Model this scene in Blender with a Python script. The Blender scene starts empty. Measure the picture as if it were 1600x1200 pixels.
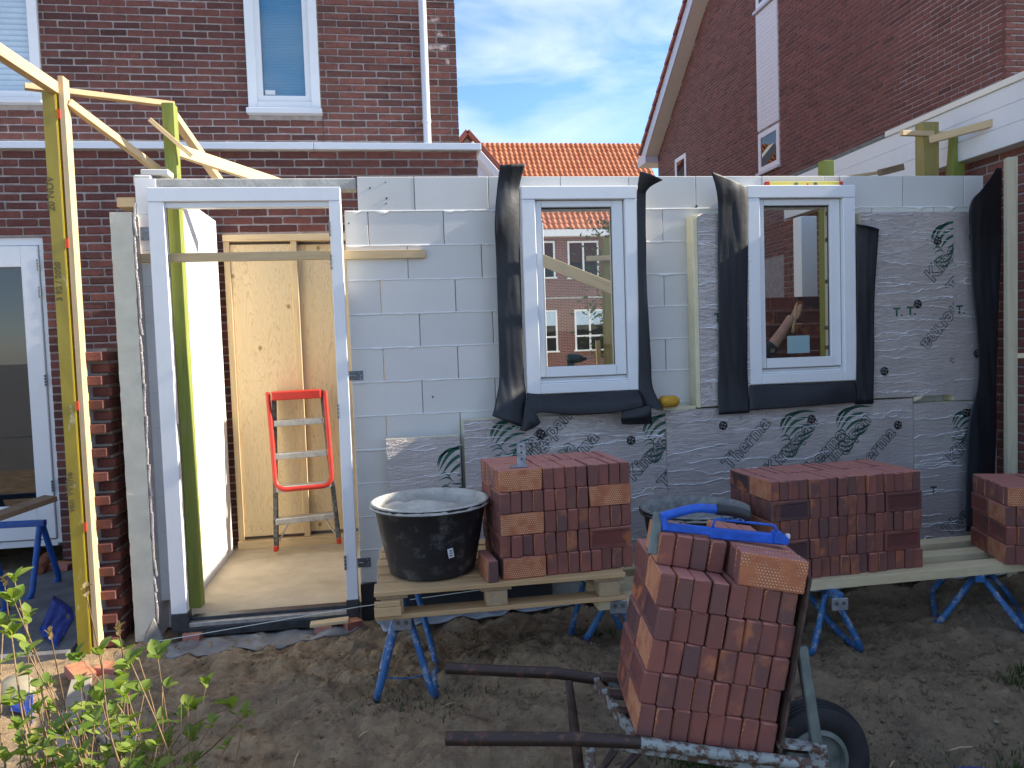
import bpy, bmesh, math, random
from mathutils import Vector, Matrix, noise
R = random.Random(7)
rad = math.radians
scene = bpy.context.scene
COL = scene.collection

# ------------------------------------------------------------------ camera
YAW, PITCH, ROLL, FPX, EYE = .1485, .0527, -.0340, 1205.4, 1.62
cs, sn = math.cos(YAW), math.sin(YAW)
FW = Vector((sn * math.cos(PITCH), cs * math.cos(PITCH), -math.sin(PITCH)))
RT0 = Vector((cs, -sn, 0)); UP0 = RT0.cross(FW)
RT = RT0 * math.cos(ROLL) + UP0 * math.sin(ROLL)
UP = UP0 * math.cos(ROLL) - RT0 * math.sin(ROLL)
EYEV = Vector((0, 0, EYE))
cam = bpy.data.cameras.new('camera'); camo = bpy.data.objects.new('camera', cam); COL.objects.link(camo)
cam.sensor_width = 36; cam.lens = FPX / 1600 * 36; cam.clip_start = .05; cam.clip_end = 2000
m3 = Matrix((RT, UP, -FW)).transposed()
camo.matrix_world = Matrix.Translation(EYEV) @ m3.to_4x4()
scene.camera = camo

# ------------------------------------------------------------------ light
SUN_EL, SUN_AZ = rad(30.2), rad(-2)            # azimuth from +X towards +Y
SV = Vector((math.cos(SUN_EL) * math.cos(SUN_AZ), math.cos(SUN_EL) * math.sin(SUN_AZ), math.sin(SUN_EL)))
sun = bpy.data.lights.new('sun', 'SUN'); suno = bpy.data.objects.new('sun', sun); COL.objects.link(suno)
sun.energy = 3.1; sun.angle = rad(.53); sun.color = (1, .92, .78)
suno.rotation_mode = 'QUATERNION'; suno.rotation_quaternion = SV.to_track_quat('Z', 'Y')
suno.location = (8, 3, 9)
world = bpy.data.worlds.new('World'); scene.world = world; world.use_nodes = True
wt = world.node_tree; wt.nodes.clear()
def wn(t, **k):
    n = wt.nodes.new(t)
    for a, b in k.items(): setattr(n, a, b)
    return n
sky = wn('ShaderNodeTexSky', sky_type='NISHITA', sun_disc=False, sun_elevation=SUN_EL,
         sun_rotation=math.atan2(SV.x, SV.y), altitude=10, air_density=.75, dust_density=.4, ozone_density=4.0)
bgn = wn('ShaderNodeBackground'); bgn.inputs['Strength'].default_value = .15
wo = wn('ShaderNodeOutputWorld')
tc = wn('ShaderNodeTexCoord'); mp = wn('ShaderNodeMapping'); mp.inputs['Scale'].default_value = (2.2, 2.2, 7.0)
mp.inputs['Rotation'].default_value = (0, .15, .3)
nz = wn('ShaderNodeTexNoise'); nz.inputs['Scale'].default_value = 1.6; nz.inputs['Detail'].default_value = 7; nz.inputs['Roughness'].default_value = .55
nz.inputs['Distortion'].default_value = .5
rp = wn('ShaderNodeValToRGB'); rp.color_ramp.elements[0].position = .40; rp.color_ramp.elements[1].position = .72
rp.color_ramp.elements[0].color = (0, 0, 0, 1); rp.color_ramp.elements[1].color = (.62, .62, .62, 1)
mx = wn('ShaderNodeMix', data_type='RGBA'); mx.inputs['B'].default_value = (2.75, 2.8, 2.85, 1)
L = wt.links.new
L(tc.outputs['Generated'], mp.inputs['Vector']); L(mp.outputs['Vector'], nz.inputs['Vector']); L(nz.outputs['Fac'], rp.inputs['Fac'])
hsv = wn('ShaderNodeHueSaturation'); hsv.inputs['Saturation'].default_value = 1.12; hsv.inputs['Value'].default_value = .74
tnt = wn('ShaderNodeMix', data_type='RGBA', blend_type='MULTIPLY'); tnt.inputs['Factor'].default_value = 1.0; tnt.inputs['B'].default_value = (1.10, .94, .87, 1)
L(sky.outputs['Color'], hsv.inputs['Color']); L(hsv.outputs['Color'], tnt.inputs['A']); L(tnt.outputs['Result'], mx.inputs['A']); L(rp.outputs['Color'], mx.inputs['Factor'])
L(mx.outputs['Result'], bgn.inputs['Color']); L(bgn.outputs['Background'], wo.inputs['Surface'])
vs = scene.view_settings
vs.view_transform = 'Standard'; vs.look = 'None'; vs.gamma = 1; vs.use_curve_mapping = False; vs.exposure = 1.88

# ------------------------------------------------------------------ helpers
def ray(px, py): return FW + RT * ((px - 800) / FPX) - UP * ((py - 600) / FPX)
def at(px, py, Y): d = ray(px, py); return EYEV + d * (Y / d.y)          # sight line of the photo met with a plane of the place
def atx(px, py, X): d = ray(px, py); return EYEV + d * (X / d.x)
def atz(px, py, z): d = ray(px, py); return EYEV + d * ((z - EYE) / d.z)
def atd(px, py, D): d = ray(px, py); return EYEV + d * (D / (d.x * sn + d.y * cs))
V = Vector
ORG = {}
def link(o): COL.objects.link(o); return o
def tag(o, label=None, cat=None, group=None, kind=None):
    if label: o['label'] = label
    if cat: o['category'] = cat
    if group: o['group'] = group
    if kind: o['kind'] = kind
    return o
def thing(name, label, cat, loc=(0, 0, 0), group=None):
    o = link(bpy.data.objects.new(name, None)); o.location = loc; o.empty_display_size = .1
    ORG[o.name] = V(loc); return tag(o, label, cat, group)
def org(o): return ORG.get(o.name, V((0, 0, 0))) if o else V((0, 0, 0))

class MB:
    def __init__(s): s.v = []; s.f = []
    def add(s, vs, fs):
        b = len(s.v); s.v += [V(p) for p in vs]; s.f += [tuple(i + b for i in q) for q in fs]; return s
    def box(s, c, size, M=None, ch=0.0):
        hx, hy, hz = [q / 2 for q in size]; c = V(c); M = M or Matrix.Identity(3)
        if ch <= 0:
            p = [c + M @ V((x * hx, y * hy, z * hz)) for x in (-1, 1) for y in (-1, 1) for z in (-1, 1)]
            return s.add(p, [(0, 1, 3, 2), (4, 6, 7, 5), (0, 4, 5, 1), (2, 3, 7, 6), (0, 2, 6, 4), (1, 5, 7, 3)])
        ch = min(ch, hx * .6, hy * .6, hz * .6)
        p = []; idx = {}
        for x in (-1, 1):
            for y in (-1, 1):
                for z in (-1, 1):
                    for a in range(3):
                        q = [x * (hx - ch), y * (hy - ch), z * (hz - ch)]
                        q[a] = (x, y, z)[a] * (hx, hy, hz)[a]
                        idx[(x, y, z, a)] = len(p); p.append(c + M @ V(q))
        f = []
        def I(x, y, z, a): return idx[(x, y, z, a)]
        for g in (-1, 1):
            f.append(tuple(I(g, y, z, 0) for y, z in ((-1, -1), (1, -1), (1, 1), (-1, 1))))
            f.append(tuple(I(x, g, z, 1) for x, z in ((-1, -1), (1, -1), (1, 1), (-1, 1))))
            f.append(tuple(I(x, y, g, 2) for x, y in ((-1, -1), (1, -1), (1, 1), (-1, 1))))
        for u in (-1, 1):
            for w in (-1, 1):
                f.append((I(u, w, -1, 0), I(u, w, 1, 0), I(u, w, 1, 1), I(u, w, -1, 1)))
                f.append((I(u, -1, w, 0), I(u, 1, w, 0), I(u, 1, w, 2), I(u, -1, w, 2)))
                f.append((I(-1, u, w, 1), I(1, u, w, 1), I(1, u, w, 2), I(-1, u, w, 2)))
        for x in (-1, 1):
            for y in (-1, 1):
                for z in (-1, 1): f.append((I(x, y, z, 0), I(x, y, z, 1), I(x, y, z, 2)))
        return s.add(p, f)
    def bb(s, x0, x1, y0, y1, z0, z1, ch=0.0):
        return s.box(((x0 + x1) / 2, (y0 + y1) / 2, (z0 + z1) / 2), (abs(x1 - x0), abs(y1 - y0), abs(z1 - z0)), None, ch)
    def bar(s, a, b, w, h, ch=.002, up=(0, 0, 1)):
        a = V(a); b = V(b); d = (b - a); l = d.length; d.normalize(); u = V(up)
        if abs(d.dot(u)) > .95: u = V((0, 1, 0))
        sx = d.cross(u).normalized(); sz = sx.cross(d).normalized()
        return s.box((a + b) / 2, (w, l, h), Matrix((sx, d, sz)).transposed(), ch)
    def tube(s, pts, r, n=8, caps=True):
        pts = [V(p) for p in pts]; m = len(pts); rs = r if isinstance(r, (list, tuple)) else [r] * m
        base = len(s.v); ref = None
        for i, p in enumerate(pts):
            t = (pts[min(i + 1, m - 1)] - pts[max(i - 1, 0)]).normalized()
            if ref is None:
                ref = t.orthogonal().normalized()
            ref = (ref - t * ref.dot(t)).normalized(); b = t.cross(ref)
            for k in range(n):
                a = 2 * math.pi * k / n; s.v.append(p + (ref * math.cos(a) + b * math.sin(a)) * rs[i])
        for i in range(m - 1):
            for k in range(n):
                k2 = (k + 1) % n
                s.f.append((base + i * n + k, base + i * n + k2, base + (i + 1) * n + k2, base + (i + 1) * n + k))
        if caps:
            s.f.append(tuple(base + k for k in range(n))[::-1]); s.f.append(tuple(base + (m - 1) * n + k for k in range(n)))
        return s
    def lathe(s, prof, c=(0, 0, 0), n=40):
        c = V(c); base = len(s.v)
        for r, z in prof:
            for k in range(n):
                a = 2 * math.pi * k / n; s.v.append(c + V((r * math.cos(a), r * math.sin(a), z)))
        for i in range(len(prof) - 1):
            for k in range(n):
                k2 = (k + 1) % n
                s.f.append((base + i * n + k, base + i * n + k2, base + (i + 1) * n + k2, base + (i + 1) * n + k))
        return s
    def poly(s, pts, d):                                  # a flat outline given thickness along vector d
        n = len(pts); d = V(d); p = [V(q) for q in pts]
        return s.add(p + [q + d for q in p], [tuple(range(n)), tuple(range(n, 2 * n))[::-1]] +
                     [(i, (i + 1) % n, (i + 1) % n + n, i + n) for i in range(n)])
    def mesh(s, name, mat=None, smooth=False, off=V((0, 0, 0)), fix=True):
        me = bpy.data.meshes.new(name); me.from_pydata([tuple(p - off) for p in s.v], [], s.f)
        if fix:
            bm = bmesh.new(); bm.from_mesh(me); bmesh.ops.recalc_face_normals(bm, faces=bm.faces); bm.to_mesh(me); bm.free()
        if mat: me.materials.append(mat)
        if smooth:
            me.shade_smooth()
        return me
    def build(s, name, mat, parent=None, smooth=False, fix=True):
        o = bpy.data.objects.new(name, s.mesh(name, mat, smooth, org(parent), fix)); link(o)
        if parent: o.parent = parent; ORG[o.name] = org(parent)
        return o
    def solo(s, name, mat, label, cat, group=None, smooth=False):   # a thing that is one mesh, origin at its base
        c = V((sum(p.x for p in s.v) / len(s.v), sum(p.y for p in s.v) / len(s.v), min(p.z for p in s.v)))
        o = bpy.data.objects.new(name, s.mesh(name, mat, smooth, c)); link(o); o.location = c; ORG[o.name] = c
        return tag(o, label, cat, group)
def place(name, me, M, parent=None):
    o = link(bpy.data.objects.new(name, me))
    if parent:
        o.parent = parent; o.matrix_local = Matrix.Translation(-org(parent)) @ M
    else: o.matrix_world = M
    return o
def smooth_by_angle(o, a=40):
    me = o.data
    for p in me.polygons: p.use_smooth = True
    bm = bmesh.new(); bm.from_mesh(me)
    for e in bm.edges:
        e.smooth = not (len(e.link_faces) == 2 and e.calc_face_angle(0) > rad(a))
    bm.to_mesh(me); bm.free(); return o
def curve_pts(pts, k=6):                                  # rounded polyline
    pts = [V(p) for p in pts]; out = []
    n = len(pts)
    for i in range(n - 1):
        p0 = pts[max(i - 1, 0)]; p1 = pts[i]; p2 = pts[i + 1]; p3 = pts[min(i + 2, n - 1)]
        for j in range(k):
            t = j / k
            out.append(.5 * ((2 * p1) + (p2 - p0) * t + (2 * p0 - 5 * p1 + 4 * p2 - p3) * t * t + (3 * p1 - p0 - 3 * p2 + p3) * t ** 3))
    out.append(pts[-1]); return out
def round_poly(pts, r=.05, k=5):                          # straight runs with rounded corners
    pts = [V(p) for p in pts]; out = [pts[0]]
    for i in range(1, len(pts) - 1):
        a, b, c = pts[i - 1], pts[i], pts[i + 1]
        d1 = (a - b); d2 = (c - b); rr = min(r, d1.length * .45, d2.length * .45)
        p = b + d1.normalized() * rr; q = b + d2.normalized() * rr
        for j in range(k + 1):
            t = j / k; out.append(p * (1 - t) ** 2 + b * 2 * t * (1 - t) + q * t * t)
    out.append(pts[-1]); return out

# ------------------------------------------------------------------ materials
class NT:
    def __init__(s, name):
        s.m = bpy.data.materials.new(name); s.m.use_nodes = True; s.t = s.m.node_tree; s.t.nodes.clear()
        s.out = s.n('ShaderNodeOutputMaterial'); s.b = s.n('ShaderNodeBsdfPrincipled'); s.l(s.b.outputs[0], s.out.inputs[0])
        s._tc = None
    def n(s, t, **k):
        x = s.t.nodes.new(t)
        for a, b in k.items():
            if a in x.bl_rna.properties: setattr(x, a, b)
            else: x.inputs[a].default_value = b
        return x
    def l(s, a, b): s.t.links.new(a, b)
    def co(s, kind='Object', scale=(1, 1, 1), rot=(0, 0, 0)):
        if kind == 'Pos': src = s.n('ShaderNodeNewGeometry').outputs['Position']
        else: src = s.n('ShaderNodeTexCoord').outputs[kind]
        m = s.n('ShaderNodeMapping'); m.inputs['Scale'].default_value = scale; m.inputs['Rotation'].default_value = rot
        s.l(src, m.inputs['Vector']); return m.outputs['Vector']
    def noise(s, co, scale, detail=4, rough=.55, dist=0):
        x = s.n('ShaderNodeTexNoise'); x.inputs['Scale'].default_value = scale; x.inputs['Detail'].default_value = detail
        x.inputs['Roughness'].default_value = rough; x.inputs['Distortion'].default_value = dist
        s.l(co, x.inputs['Vector']); return x.outputs['Fac']
    def ramp(s, fac, stops):
        x = s.n('ShaderNodeValToRGB'); e = x.color_ramp.elements
        while len(e) < len(stops): e.new(.5)
        for q, (p, c) in zip(e, stops):
            q.position = p; q.color = (*c, 1) if isinstance(c, (tuple, list)) else (c, c, c, 1)
        s.l(fac, x.inputs['Fac']); return x.outputs['Color']
    def mix(s, fac, a, b, mode='MIX'):
        x = s.n('ShaderNodeMix', data_type='RGBA', blend_type=mode)
        for sock, val in ((x.inputs['Factor'], fac), (x.inputs['A'], a), (x.inputs['B'], b)):
            if hasattr(val, 'is_output') or isinstance(val, bpy.types.NodeSocket): s.l(val, sock)
            elif isinstance(val, (int, float)): sock.default_value = val
            else: sock.default_value = (*val, 1)
        return x.outputs['Result']
    def math(s, op, a, b=0.0):
        x = s.n('ShaderNodeMath', operation=op)
        for i, val in enumerate((a, b)):
            if isinstance(val, bpy.types.NodeSocket): s.l(val, x.inputs[i])
            else: x.inputs[i].default_value = val
        return x.outputs[0]
    def rnd(s):                                           # one number per object and per loose piece of a joined mesh
        a = s.n('ShaderNodeObjectInfo').outputs['Random']; b = s.n('ShaderNodeNewGeometry').outputs['Random Per Island']
        return s.math('FRACT', s.math('ADD', a, b))
    def bump(s, h, strength=.4, dist=.01, prev=None):
        x = s.n('ShaderNodeBump'); x.inputs['Strength'].default_value = strength; x.inputs['Distance'].default_value = dist
        s.l(h, x.inputs['Height'])
        if prev is not None: s.l(prev, x.inputs['Normal'])
        s.l(x.outputs['Normal'], s.b.inputs['Normal']); return x.outputs['Normal']
    def col(s, c):
        if isinstance(c, bpy.types.NodeSocket): s.l(c, s.b.inputs['Base Color'])
        else: s.b.inputs['Base Color'].default_value = (*c, 1)
    def set(s, **k):
        for a, v in k.items():
            sock = s.b.inputs[a.replace('_', ' ')]
            if isinstance(v, bpy.types.NodeSocket): s.l(v, sock)
            else: sock.default_value = v
        return s
def simple(name, c, rough=.5, metal=0, var=.15, scale=8, bump=.1, bscale=60, bdist=.002, coat=0):
    n = NT(name); co = n.co('Pos'); f = n.noise(co, scale, 5)
    a = tuple(x * (1 - var) for x in c); b = tuple(min(1, x * (1 + var)) for x in c)
    n.col(n.ramp(f, [(.3, a), (.7, b)])); n.set(Roughness=rough, Metallic=metal)
    if bump: n.bump(n.noise(co, bscale, 4), bump, bdist)
    if coat: n.set(Coat_Weight=coat)
    return n.m

def m_wallbrick(name, dark, light, lime=0.0):  # lime: amount of pale specks painted in for grazing sun
    n = NT(name); co = n.co('Pos'); r = n.rnd()
    c = n.ramp(r, [(0, dark), (.35, tuple((a + b) / 2 for a, b in zip(dark, light))), (.8, light), (1, tuple(x * .72 for x in dark))])
    f = n.noise(co, 22, 6, .65); c = n.mix(n.ramp(f, [(.35, 0.0), (.75, .55)]), c, tuple(x * .5 for x in dark))
    f2 = n.noise(co, 90, 3); c = n.mix(n.ramp(f2, [(.55, 0.0), (.8, .25)]), c, (.36, .25, .22))
    if lime:
        c = n.mix(n.ramp(n.noise(co, 9, 6, .7), [(.52, 0.0), (.66, lime)]), c, (.55, .5, .47))
    n.col(c); n.set(Roughness=.9); n.bump(n.noise(co, 70, 6, .7), .7, .006); return n.m
M = {}
M['brick_a'] = m_wallbrick('house_brick', (.085, .030, .025), (.185, .063, .047))
M['brick_b'] = m_wallbrick('extension_brick', (.095, .031, .025), (.20, .064, .047))
M['brick_c'] = m_wallbrick('gable_brick', (.15, .058, .046), (.24, .088, .066))
n = NT('far_brick'); bt = n.n('ShaderNodeTexBrick'); bt.inputs['Scale'].default_value = 1; bt.inputs['Brick Width'].default_value = .22; bt.inputs['Row Height'].default_value = .0625; bt.inputs['Mortar Size'].default_value = .008
bt.inputs['Color1'].default_value = (.20, .062, .045, 1); bt.inputs['Color2'].default_value = (.13, .042, .034, 1); bt.inputs['Mortar'].default_value = (.30, .24, .21, 1); n.l(n.co('Pos', (1, 1, 1), (math.pi / 2, 0, 0)), bt.inputs['Vector']); n.col(bt.outputs['Color']); n.set(Roughness=.9); M['brick_far'] = n.m
M['brick_sunspeck'] = m_wallbrick('sun_specked_brick', (.085, .026, .022), (.15, .046, .036), .8)  # corner bricks: grazing sunlight painted as pale specks
M['mortar'] = simple('mortar', (.31, .27, .25), .95, var=.25, scale=14, bump=.5, bscale=120, bdist=.003)
M['mortar_wet'] = simple('mortar_grey', (.36, .35, .32), .95, var=.25, scale=9, bump=.7, bscale=50, bdist=.006)

def m_loose():
    n = NT('loose_brick'); co = n.co('Object'); r = n.n('ShaderNodeObjectInfo').outputs['Random']
    tcn = n.n('ShaderNodeTexCoord').outputs['Normal']; sp = n.n('ShaderNodeSeparateXYZ'); n.l(tcn, sp.inputs[0])
    off = n.n('ShaderNodeVectorMath', operation='ADD'); cmb = n.n('ShaderNodeCombineXYZ')
    for i in range(3): n.l(n.math('MULTIPLY', r, (37., 91., 53.)[i]), cmb.inputs[i])
    n.l(co, off.inputs[0]); n.l(cmb.outputs[0], off.inputs[1]); oc = off.outputs[0]
    r2 = n.math('FRACT', n.math('MULTIPLY', r, 17.3))
    head = n.ramp(r2, [(0, (.10, .034, .028)), (.28, (.165, .045, .034)), (.55, (.235, .062, .042)), (.8, (.13, .041, .034)), (1, (.060, .034, .038))])
    patch = n.ramp(n.noise(oc, 13, 3, .5), [(.52, 0.0), (.64, .85)])
    patch = n.math('MULTIPLY', patch, n.ramp(n.math('FRACT', n.math('MULTIPLY', r, 7.7)), [(.55, 0.0), (.85, 1.0)]))
    head = n.mix(patch, head, (.46, .145, .045))
    blue = n.ramp(n.noise(oc, 9, 4, .6), [(.5, 0.0), (.72, .75)]); head = n.mix(blue, head, (.062, .036, .042))
    # the flat side fired in contact: orange with pale pin marks
    s3 = n.n('ShaderNodeSeparateXYZ'); n.l(co, s3.inputs[0])
    def grid(sock, sc): return n.math('ABSOLUTE', n.math('SUBTRACT', n.math('FRACT', n.math('MULTIPLY', sock, sc)), .5))
    rowi = n.math('FLOOR', n.math('MULTIPLY', s3.outputs['Z'], 110.)); sh = n.math('MULTIPLY', n.math('MODULO', rowi, 2.), .5)
    u = n.math('ABSOLUTE', n.math('SUBTRACT', n.math('FRACT', n.math('ADD', n.math('MULTIPLY', s3.outputs['Y'], 100.), sh)), .5)); w = grid(s3.outputs['Z'], 110.)
    dd = n.math('SQRT', n.math('ADD', n.math('MULTIPLY', u, u), n.math('MULTIPLY', w, w)))
    dots = n.ramp(dd, [(.20, 1.0), (.34, 0.0)])
    dots = n.math('MULTIPLY', dots, n.ramp(n.noise(oc, 16, 3), [(.40, 0.0), (.52, .85)]))
    obase = n.ramp(n.noise(oc, 18, 5), [(.3, (.36, .095, .034)), (.7, (.52, .165, .050))])
    orange = n.mix(dots, obase, (.82, .56, .29))
    isneg = n.math('LESS_THAN', sp.outputs['X'], -.7); c = n.mix(isneg, head, orange)
    # sanded long edges: dusty pink
    pink = n.mix(n.noise(oc, 30, 4), (.36, .125, .100), (.46, .175, .14))
    isz = n.math('GREATER_THAN', n.math('ABSOLUTE', sp.outputs['Z']), .7); c = n.mix(isz, c, pink)
    c = n.mix(n.ramp(n.noise(oc, 60, 5, .7), [(.55, 0.0), (.85, .22)]), c, (.30, .14, .115))
    geo = n.n('ShaderNodeNewGeometry').outputs['Pointiness']
    c = n.mix(n.ramp(geo, [(.53, 0.0), (.62, .25)]), c, (.40, .19, .14))
    n.col(c); n.set(Roughness=.88); n.bump(n.noise(oc, 75, 6, .7), .55, .004); return n.m
M['loose'] = m_loose()

n = NT('sand_lime_block'); co = n.co('Pos'); r = n.rnd()
c = n.ramp(r, [(0, (.57, .56, .53)), (.5, (.61, .60, .565)), (1, (.65, .635, .595))])
c = n.mix(n.ramp(n.noise(co, 3.5, 6, .6), [(.3, 0.0), (.8, .5)]), c, (.53, .51, .465)); c = n.mix(n.ramp(n.noise(co, 45, 3), [(.62, 0.0), (.8, .35)]), c, (.60, .60, .58))
n.col(c); n.set(Roughness=.9); n.bump(n.noise(co, 110, 4), .25, .002); M['block'] = n.m
n = NT('white_block_inside'); co = n.co('Pos'); n.col(n.ramp(n.noise(co, 4, 5), [(.3, (.74, .73, .70)), (.7, (.80, .79, .77))])); n.set(Roughness=.9); n.bump(n.noise(co, 90, 4), .2, .002); M['block_white'] = n.m
M['glue'] = simple('white_glue_mortar', (.70, .70, .68), .85, var=.08, bump=.4, bscale=80)
def m_paint(name, c, dirt=.25, rough=.35):
    n = NT(name); co = n.co('Pos')
    k = n.mix(n.ramp(n.noise(co, 6, 7, .65), [(.5, 0.0), (.8, dirt)]), c, tuple(x * .75 for x in c)); k = n.mix(n.ramp(n.noise(co, 60, 4, .6), [(.66, 0.0), (.8, dirt)]), k, tuple(x * .6 for x in c))
    n.col(k); n.set(Roughness=rough); n.bump(n.noise(co, 30, 3), .04, .002); return n.m
M['white'] = m_paint('white_painted_wood', (.74, .75, .745)); M['offwhite'] = m_paint('cream_painted_wood', (.72, .69, .60))
M['fascia'] = m_paint('white_fascia_paint', (.68, .69, .68), .35, .5)
M['zinc'] = m_paint('zinc_sheet', (.55, .57, .60), .3, .35); M['cap'] = m_paint('aluminium_cap', (.60, .64, .70), .2, .3)
M['black'] = simple('black_plastic', (.018, .019, .021), .5, var=.3, bump=.2)
n = NT('black_tub_plastic'); co = n.co('Pos'); c = n.mix(n.ramp(n.noise(co, 14, 7, .7), [(.52, 0.0), (.75, .5)]), (.012, .013, .015), (.22, .21, .19))
n.col(c); n.set(Roughness=.5); n.bump(n.noise(co, 30, 3), .15, .003); M['tub'] = n.m
n = NT('rubber_sheet'); co = n.co('Pos'); c = n.mix(n.ramp(n.noise(co, 9, 5), [(.45, 0.0), (.8, .4)]), (.006, .008, .012), (.016, .018, .023))
n.col(c); n.set(Roughness=.55); n.bump(n.noise(co, 14, 3), .25, .01); M['rubber'] = n.m
def m_foil():
    n = NT('crinkled_foil'); co = n.co('Pos')
    a = n.noise(n.co('Pos', (5, 5, 34)), 1.4, 5, .6, .9); b = n.noise(n.co('Pos', (60, 60, 75)), 1.0, 4, .7, .8)
    ridge = n.math('ABSOLUTE', n.math('SUBTRACT', a, .5)); rr = n.ramp(ridge, [(0, 1.0), (.035, .25), (.14, 0.0)])
    k = n.noise(co, 2.2, 4); c = n.ramp(k, [(.3, (.47, .42, .395)), (.7, (.60, .54, .50))])
    s3 = n.n('ShaderNodeSeparateXYZ'); n.l(co, s3.inputs[0])
    def line(sock, sc): return n.math('LESS_THAN', n.math('FRACT', n.math('MULTIPLY', sock, sc)), .05)
    scrim = n.math('MAXIMUM', line(s3.outputs['X'], 45.), line(s3.outputs['Z'], 45.))
    c = n.mix(n.math('MULTIPLY', scrim, .35), c, (.20, .195, .195))
    n.col(c); n.set(Roughness=.38, Metallic=.30)
    p = n.bump(rr, .55, .010); n.bump(b, .8, .005, p); return n.m
M['foil'] = m_foil()
M['crease'] = simple('crease_highlight', (.86, .86, .86), .35, metal=.0, var=.2, scale=30, bump=0)  # paler than the foil: the highlight along each crease is in the colour
M['pir'] = simple('cream_foam', (.66, .60, .40), .9, var=.1, bump=.5, bscale=60, bdist=.004)
M['pir_pale'] = simple('pale_foam_edge', (.60, .57, .45), .9, var=.1, bump=.6, bscale=45, bdist=.005)
M['green_print'] = simple('green_print', (.014, .085, .052), .5, var=.1, bump=0); M['print'] = simple('dark_print', (.035, .055, .055), .5, var=.1, bump=0)
def m_wood(name, a, b, axis=2, grain=1.0, rough=.7):
    n = NT(name); sc = [26., 26., 26.]; sc[axis] = 1.6
    co = n.co('Object', sc); oi = n.n('ShaderNodeObjectInfo').outputs['Random']
    v = n.n('ShaderNodeVectorMath', operation='ADD'); cb = n.n('ShaderNodeCombineXYZ'); n.l(n.math('MULTIPLY', oi, 60.), cb.inputs[0]); n.l(n.math('MULTIPLY', oi, 31.), cb.inputs[2])
    n.l(co, v.inputs[0]); n.l(cb.outputs[0], v.inputs[1])
    f = n.noise(v.outputs[0], grain, 5, .6, 1.2); c = n.ramp(f, [(.3, a), (.52, b), (.7, tuple(x * .8 for x in b)), (.78, tuple(x * .6 for x in a))])
    c = n.mix(n.ramp(oi, [(0, 0.0), (1, .35)]), c, tuple(x * .75 for x in a)); c = n.mix(n.ramp(n.noise(n.co('Pos'), 7, 5), [(.55, 0.0), (.8, .35)]), c, (.33, .26, .17))
    n.col(c); n.set(Roughness=rough); n.bump(f, .2, .003); return n.m
PA, PB = (.52, .36, .18), (.66, .49, .27)
for ax in range(3): M['pine%d' % ax] = m_wood('pine_wood', PA, PB, ax)
M['plank'] = m_wood('pale_timber', (.66, .53, .30), (.78, .66, .41), 0); M['post_pale'] = m_wood('pale_post_timber', (.46, .40, .27), (.58, .52, .36), 2)
M['pallet'] = m_wood('pallet_wood', (.48, .29, .13), (.64, .42, .20), 0); M['pallet_y'] = m_wood('pallet_wood_cross', (.36, .25, .14), (.50, .36, .20), 1)
M['green_wood'] = m_wood('green_impregnated_post', (.16, .19, .03), (.25, .29, .05), 2); M['olive_wood'] = m_wood('olive_impregnated_post', (.24, .19, .05), (.34, .28, .08), 2)
n = NT('yellow_wrapped_board'); co = n.co('Pos'); c = n.ramp(n.noise(n.co('Pos', (6, 6, 2)), 2, 5), [(.3, (.29, .215, .018)), (.7, (.40, .30, .026))])
c = n.mix(n.ramp(n.noise(n.co('Pos', (3, 3, 1.2)), 6, 5, .65), [(.60, 0.0), (.70, .7)]), c, (.62, .58, .42)); n.col(c); n.set(Roughness=.4); M['wrap'] = n.m
M['yellow_sunlit_edge'] = simple('yellow_sunlit_edge', (.70, .50, .03), .45, var=.1, bump=0)  # brighter than the front film: sunlight on this side painted in
def m_ply():
    n = NT('plywood'); co = n.co('Pos', (3.6, 1, .55)); f = n.noise(co, 2.4, 3, .5, 1.6)
    wv = n.math('FRACT', n.math('MULTIPLY', f, 13.)); c = n.ramp(wv, [(0, (.53, .375, .19)), (.12, (.66, .50, .28)), (.85, (.70, .54, .31)), (1, (.55, .39, .20))])
    c = n.mix(n.ramp(n.noise(n.co('Pos'), 2.2, 3), [(.55, 0.0), (.75, .25)]), c, (.74, .60, .38))
    vo = n.n('ShaderNodeTexVoronoi'); vo.inputs['Scale'].default_value = 5.5; n.l(n.co('Pos', (1, .01, .8)), vo.inputs['Vector'])
    c = n.mix(n.ramp(vo.outputs['Distance'], [(.05, .85), (.10, 0.0)]), c, (.27, .15, .06)); n.col(c); n.set(Roughness=.75); return n.m
M['ply'] = m_ply()
M['blue'] = simple('blue_painted_steel', (.012, .085, .33), .4, var=.3, scale=20, bump=.1); M['blue2'] = simple('bright_blue_paint', (.012, .10, .50), .38, var=.25, scale=30, bump=.05)
n = NT('worn_blue_steel'); co = n.co('Pos'); c = n.mix(n.ramp(n.noise(co, 26, 6, .7), [(.54, 0.0), (.62, .8)]), (.022, .115, .29), (.30, .33, .36)); n.col(c); n.set(Roughness=.5); n.bump(n.noise(co, 60, 3), .15, .002); M['blue_worn'] = n.m
M['rust'] = simple('rusty_steel', (.075, .045, .033), .75, metal=.2, var=.5, scale=30, bump=.5, bscale=80, bdist=.002)
n = NT('handle_steel'); co = n.co('Pos'); c = n.mix(n.ramp(n.noise(co, 18, 6, .7), [(.56, 0.0), (.66, .6)]), (.055, .037, .031), (.22, .10, .06)); n.col(c); n.set(Roughness=.42, Metallic=.5); n.bump(n.noise(co, 90, 4), .2, .001); M['handle'] = n.m
n = NT('flaking_paint_steel'); co = n.co('Pos'); c = n.mix(n.ramp(n.noise(co, 24, 6, .7), [(.46, 0.0), (.54, 1.0)]), (.30, .33, .31), (.10, .055, .035)); n.col(c); n.set(Roughness=.65); n.bump(n.noise(co, 40, 5), .4, .003); M['flake'] = n.m
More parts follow.
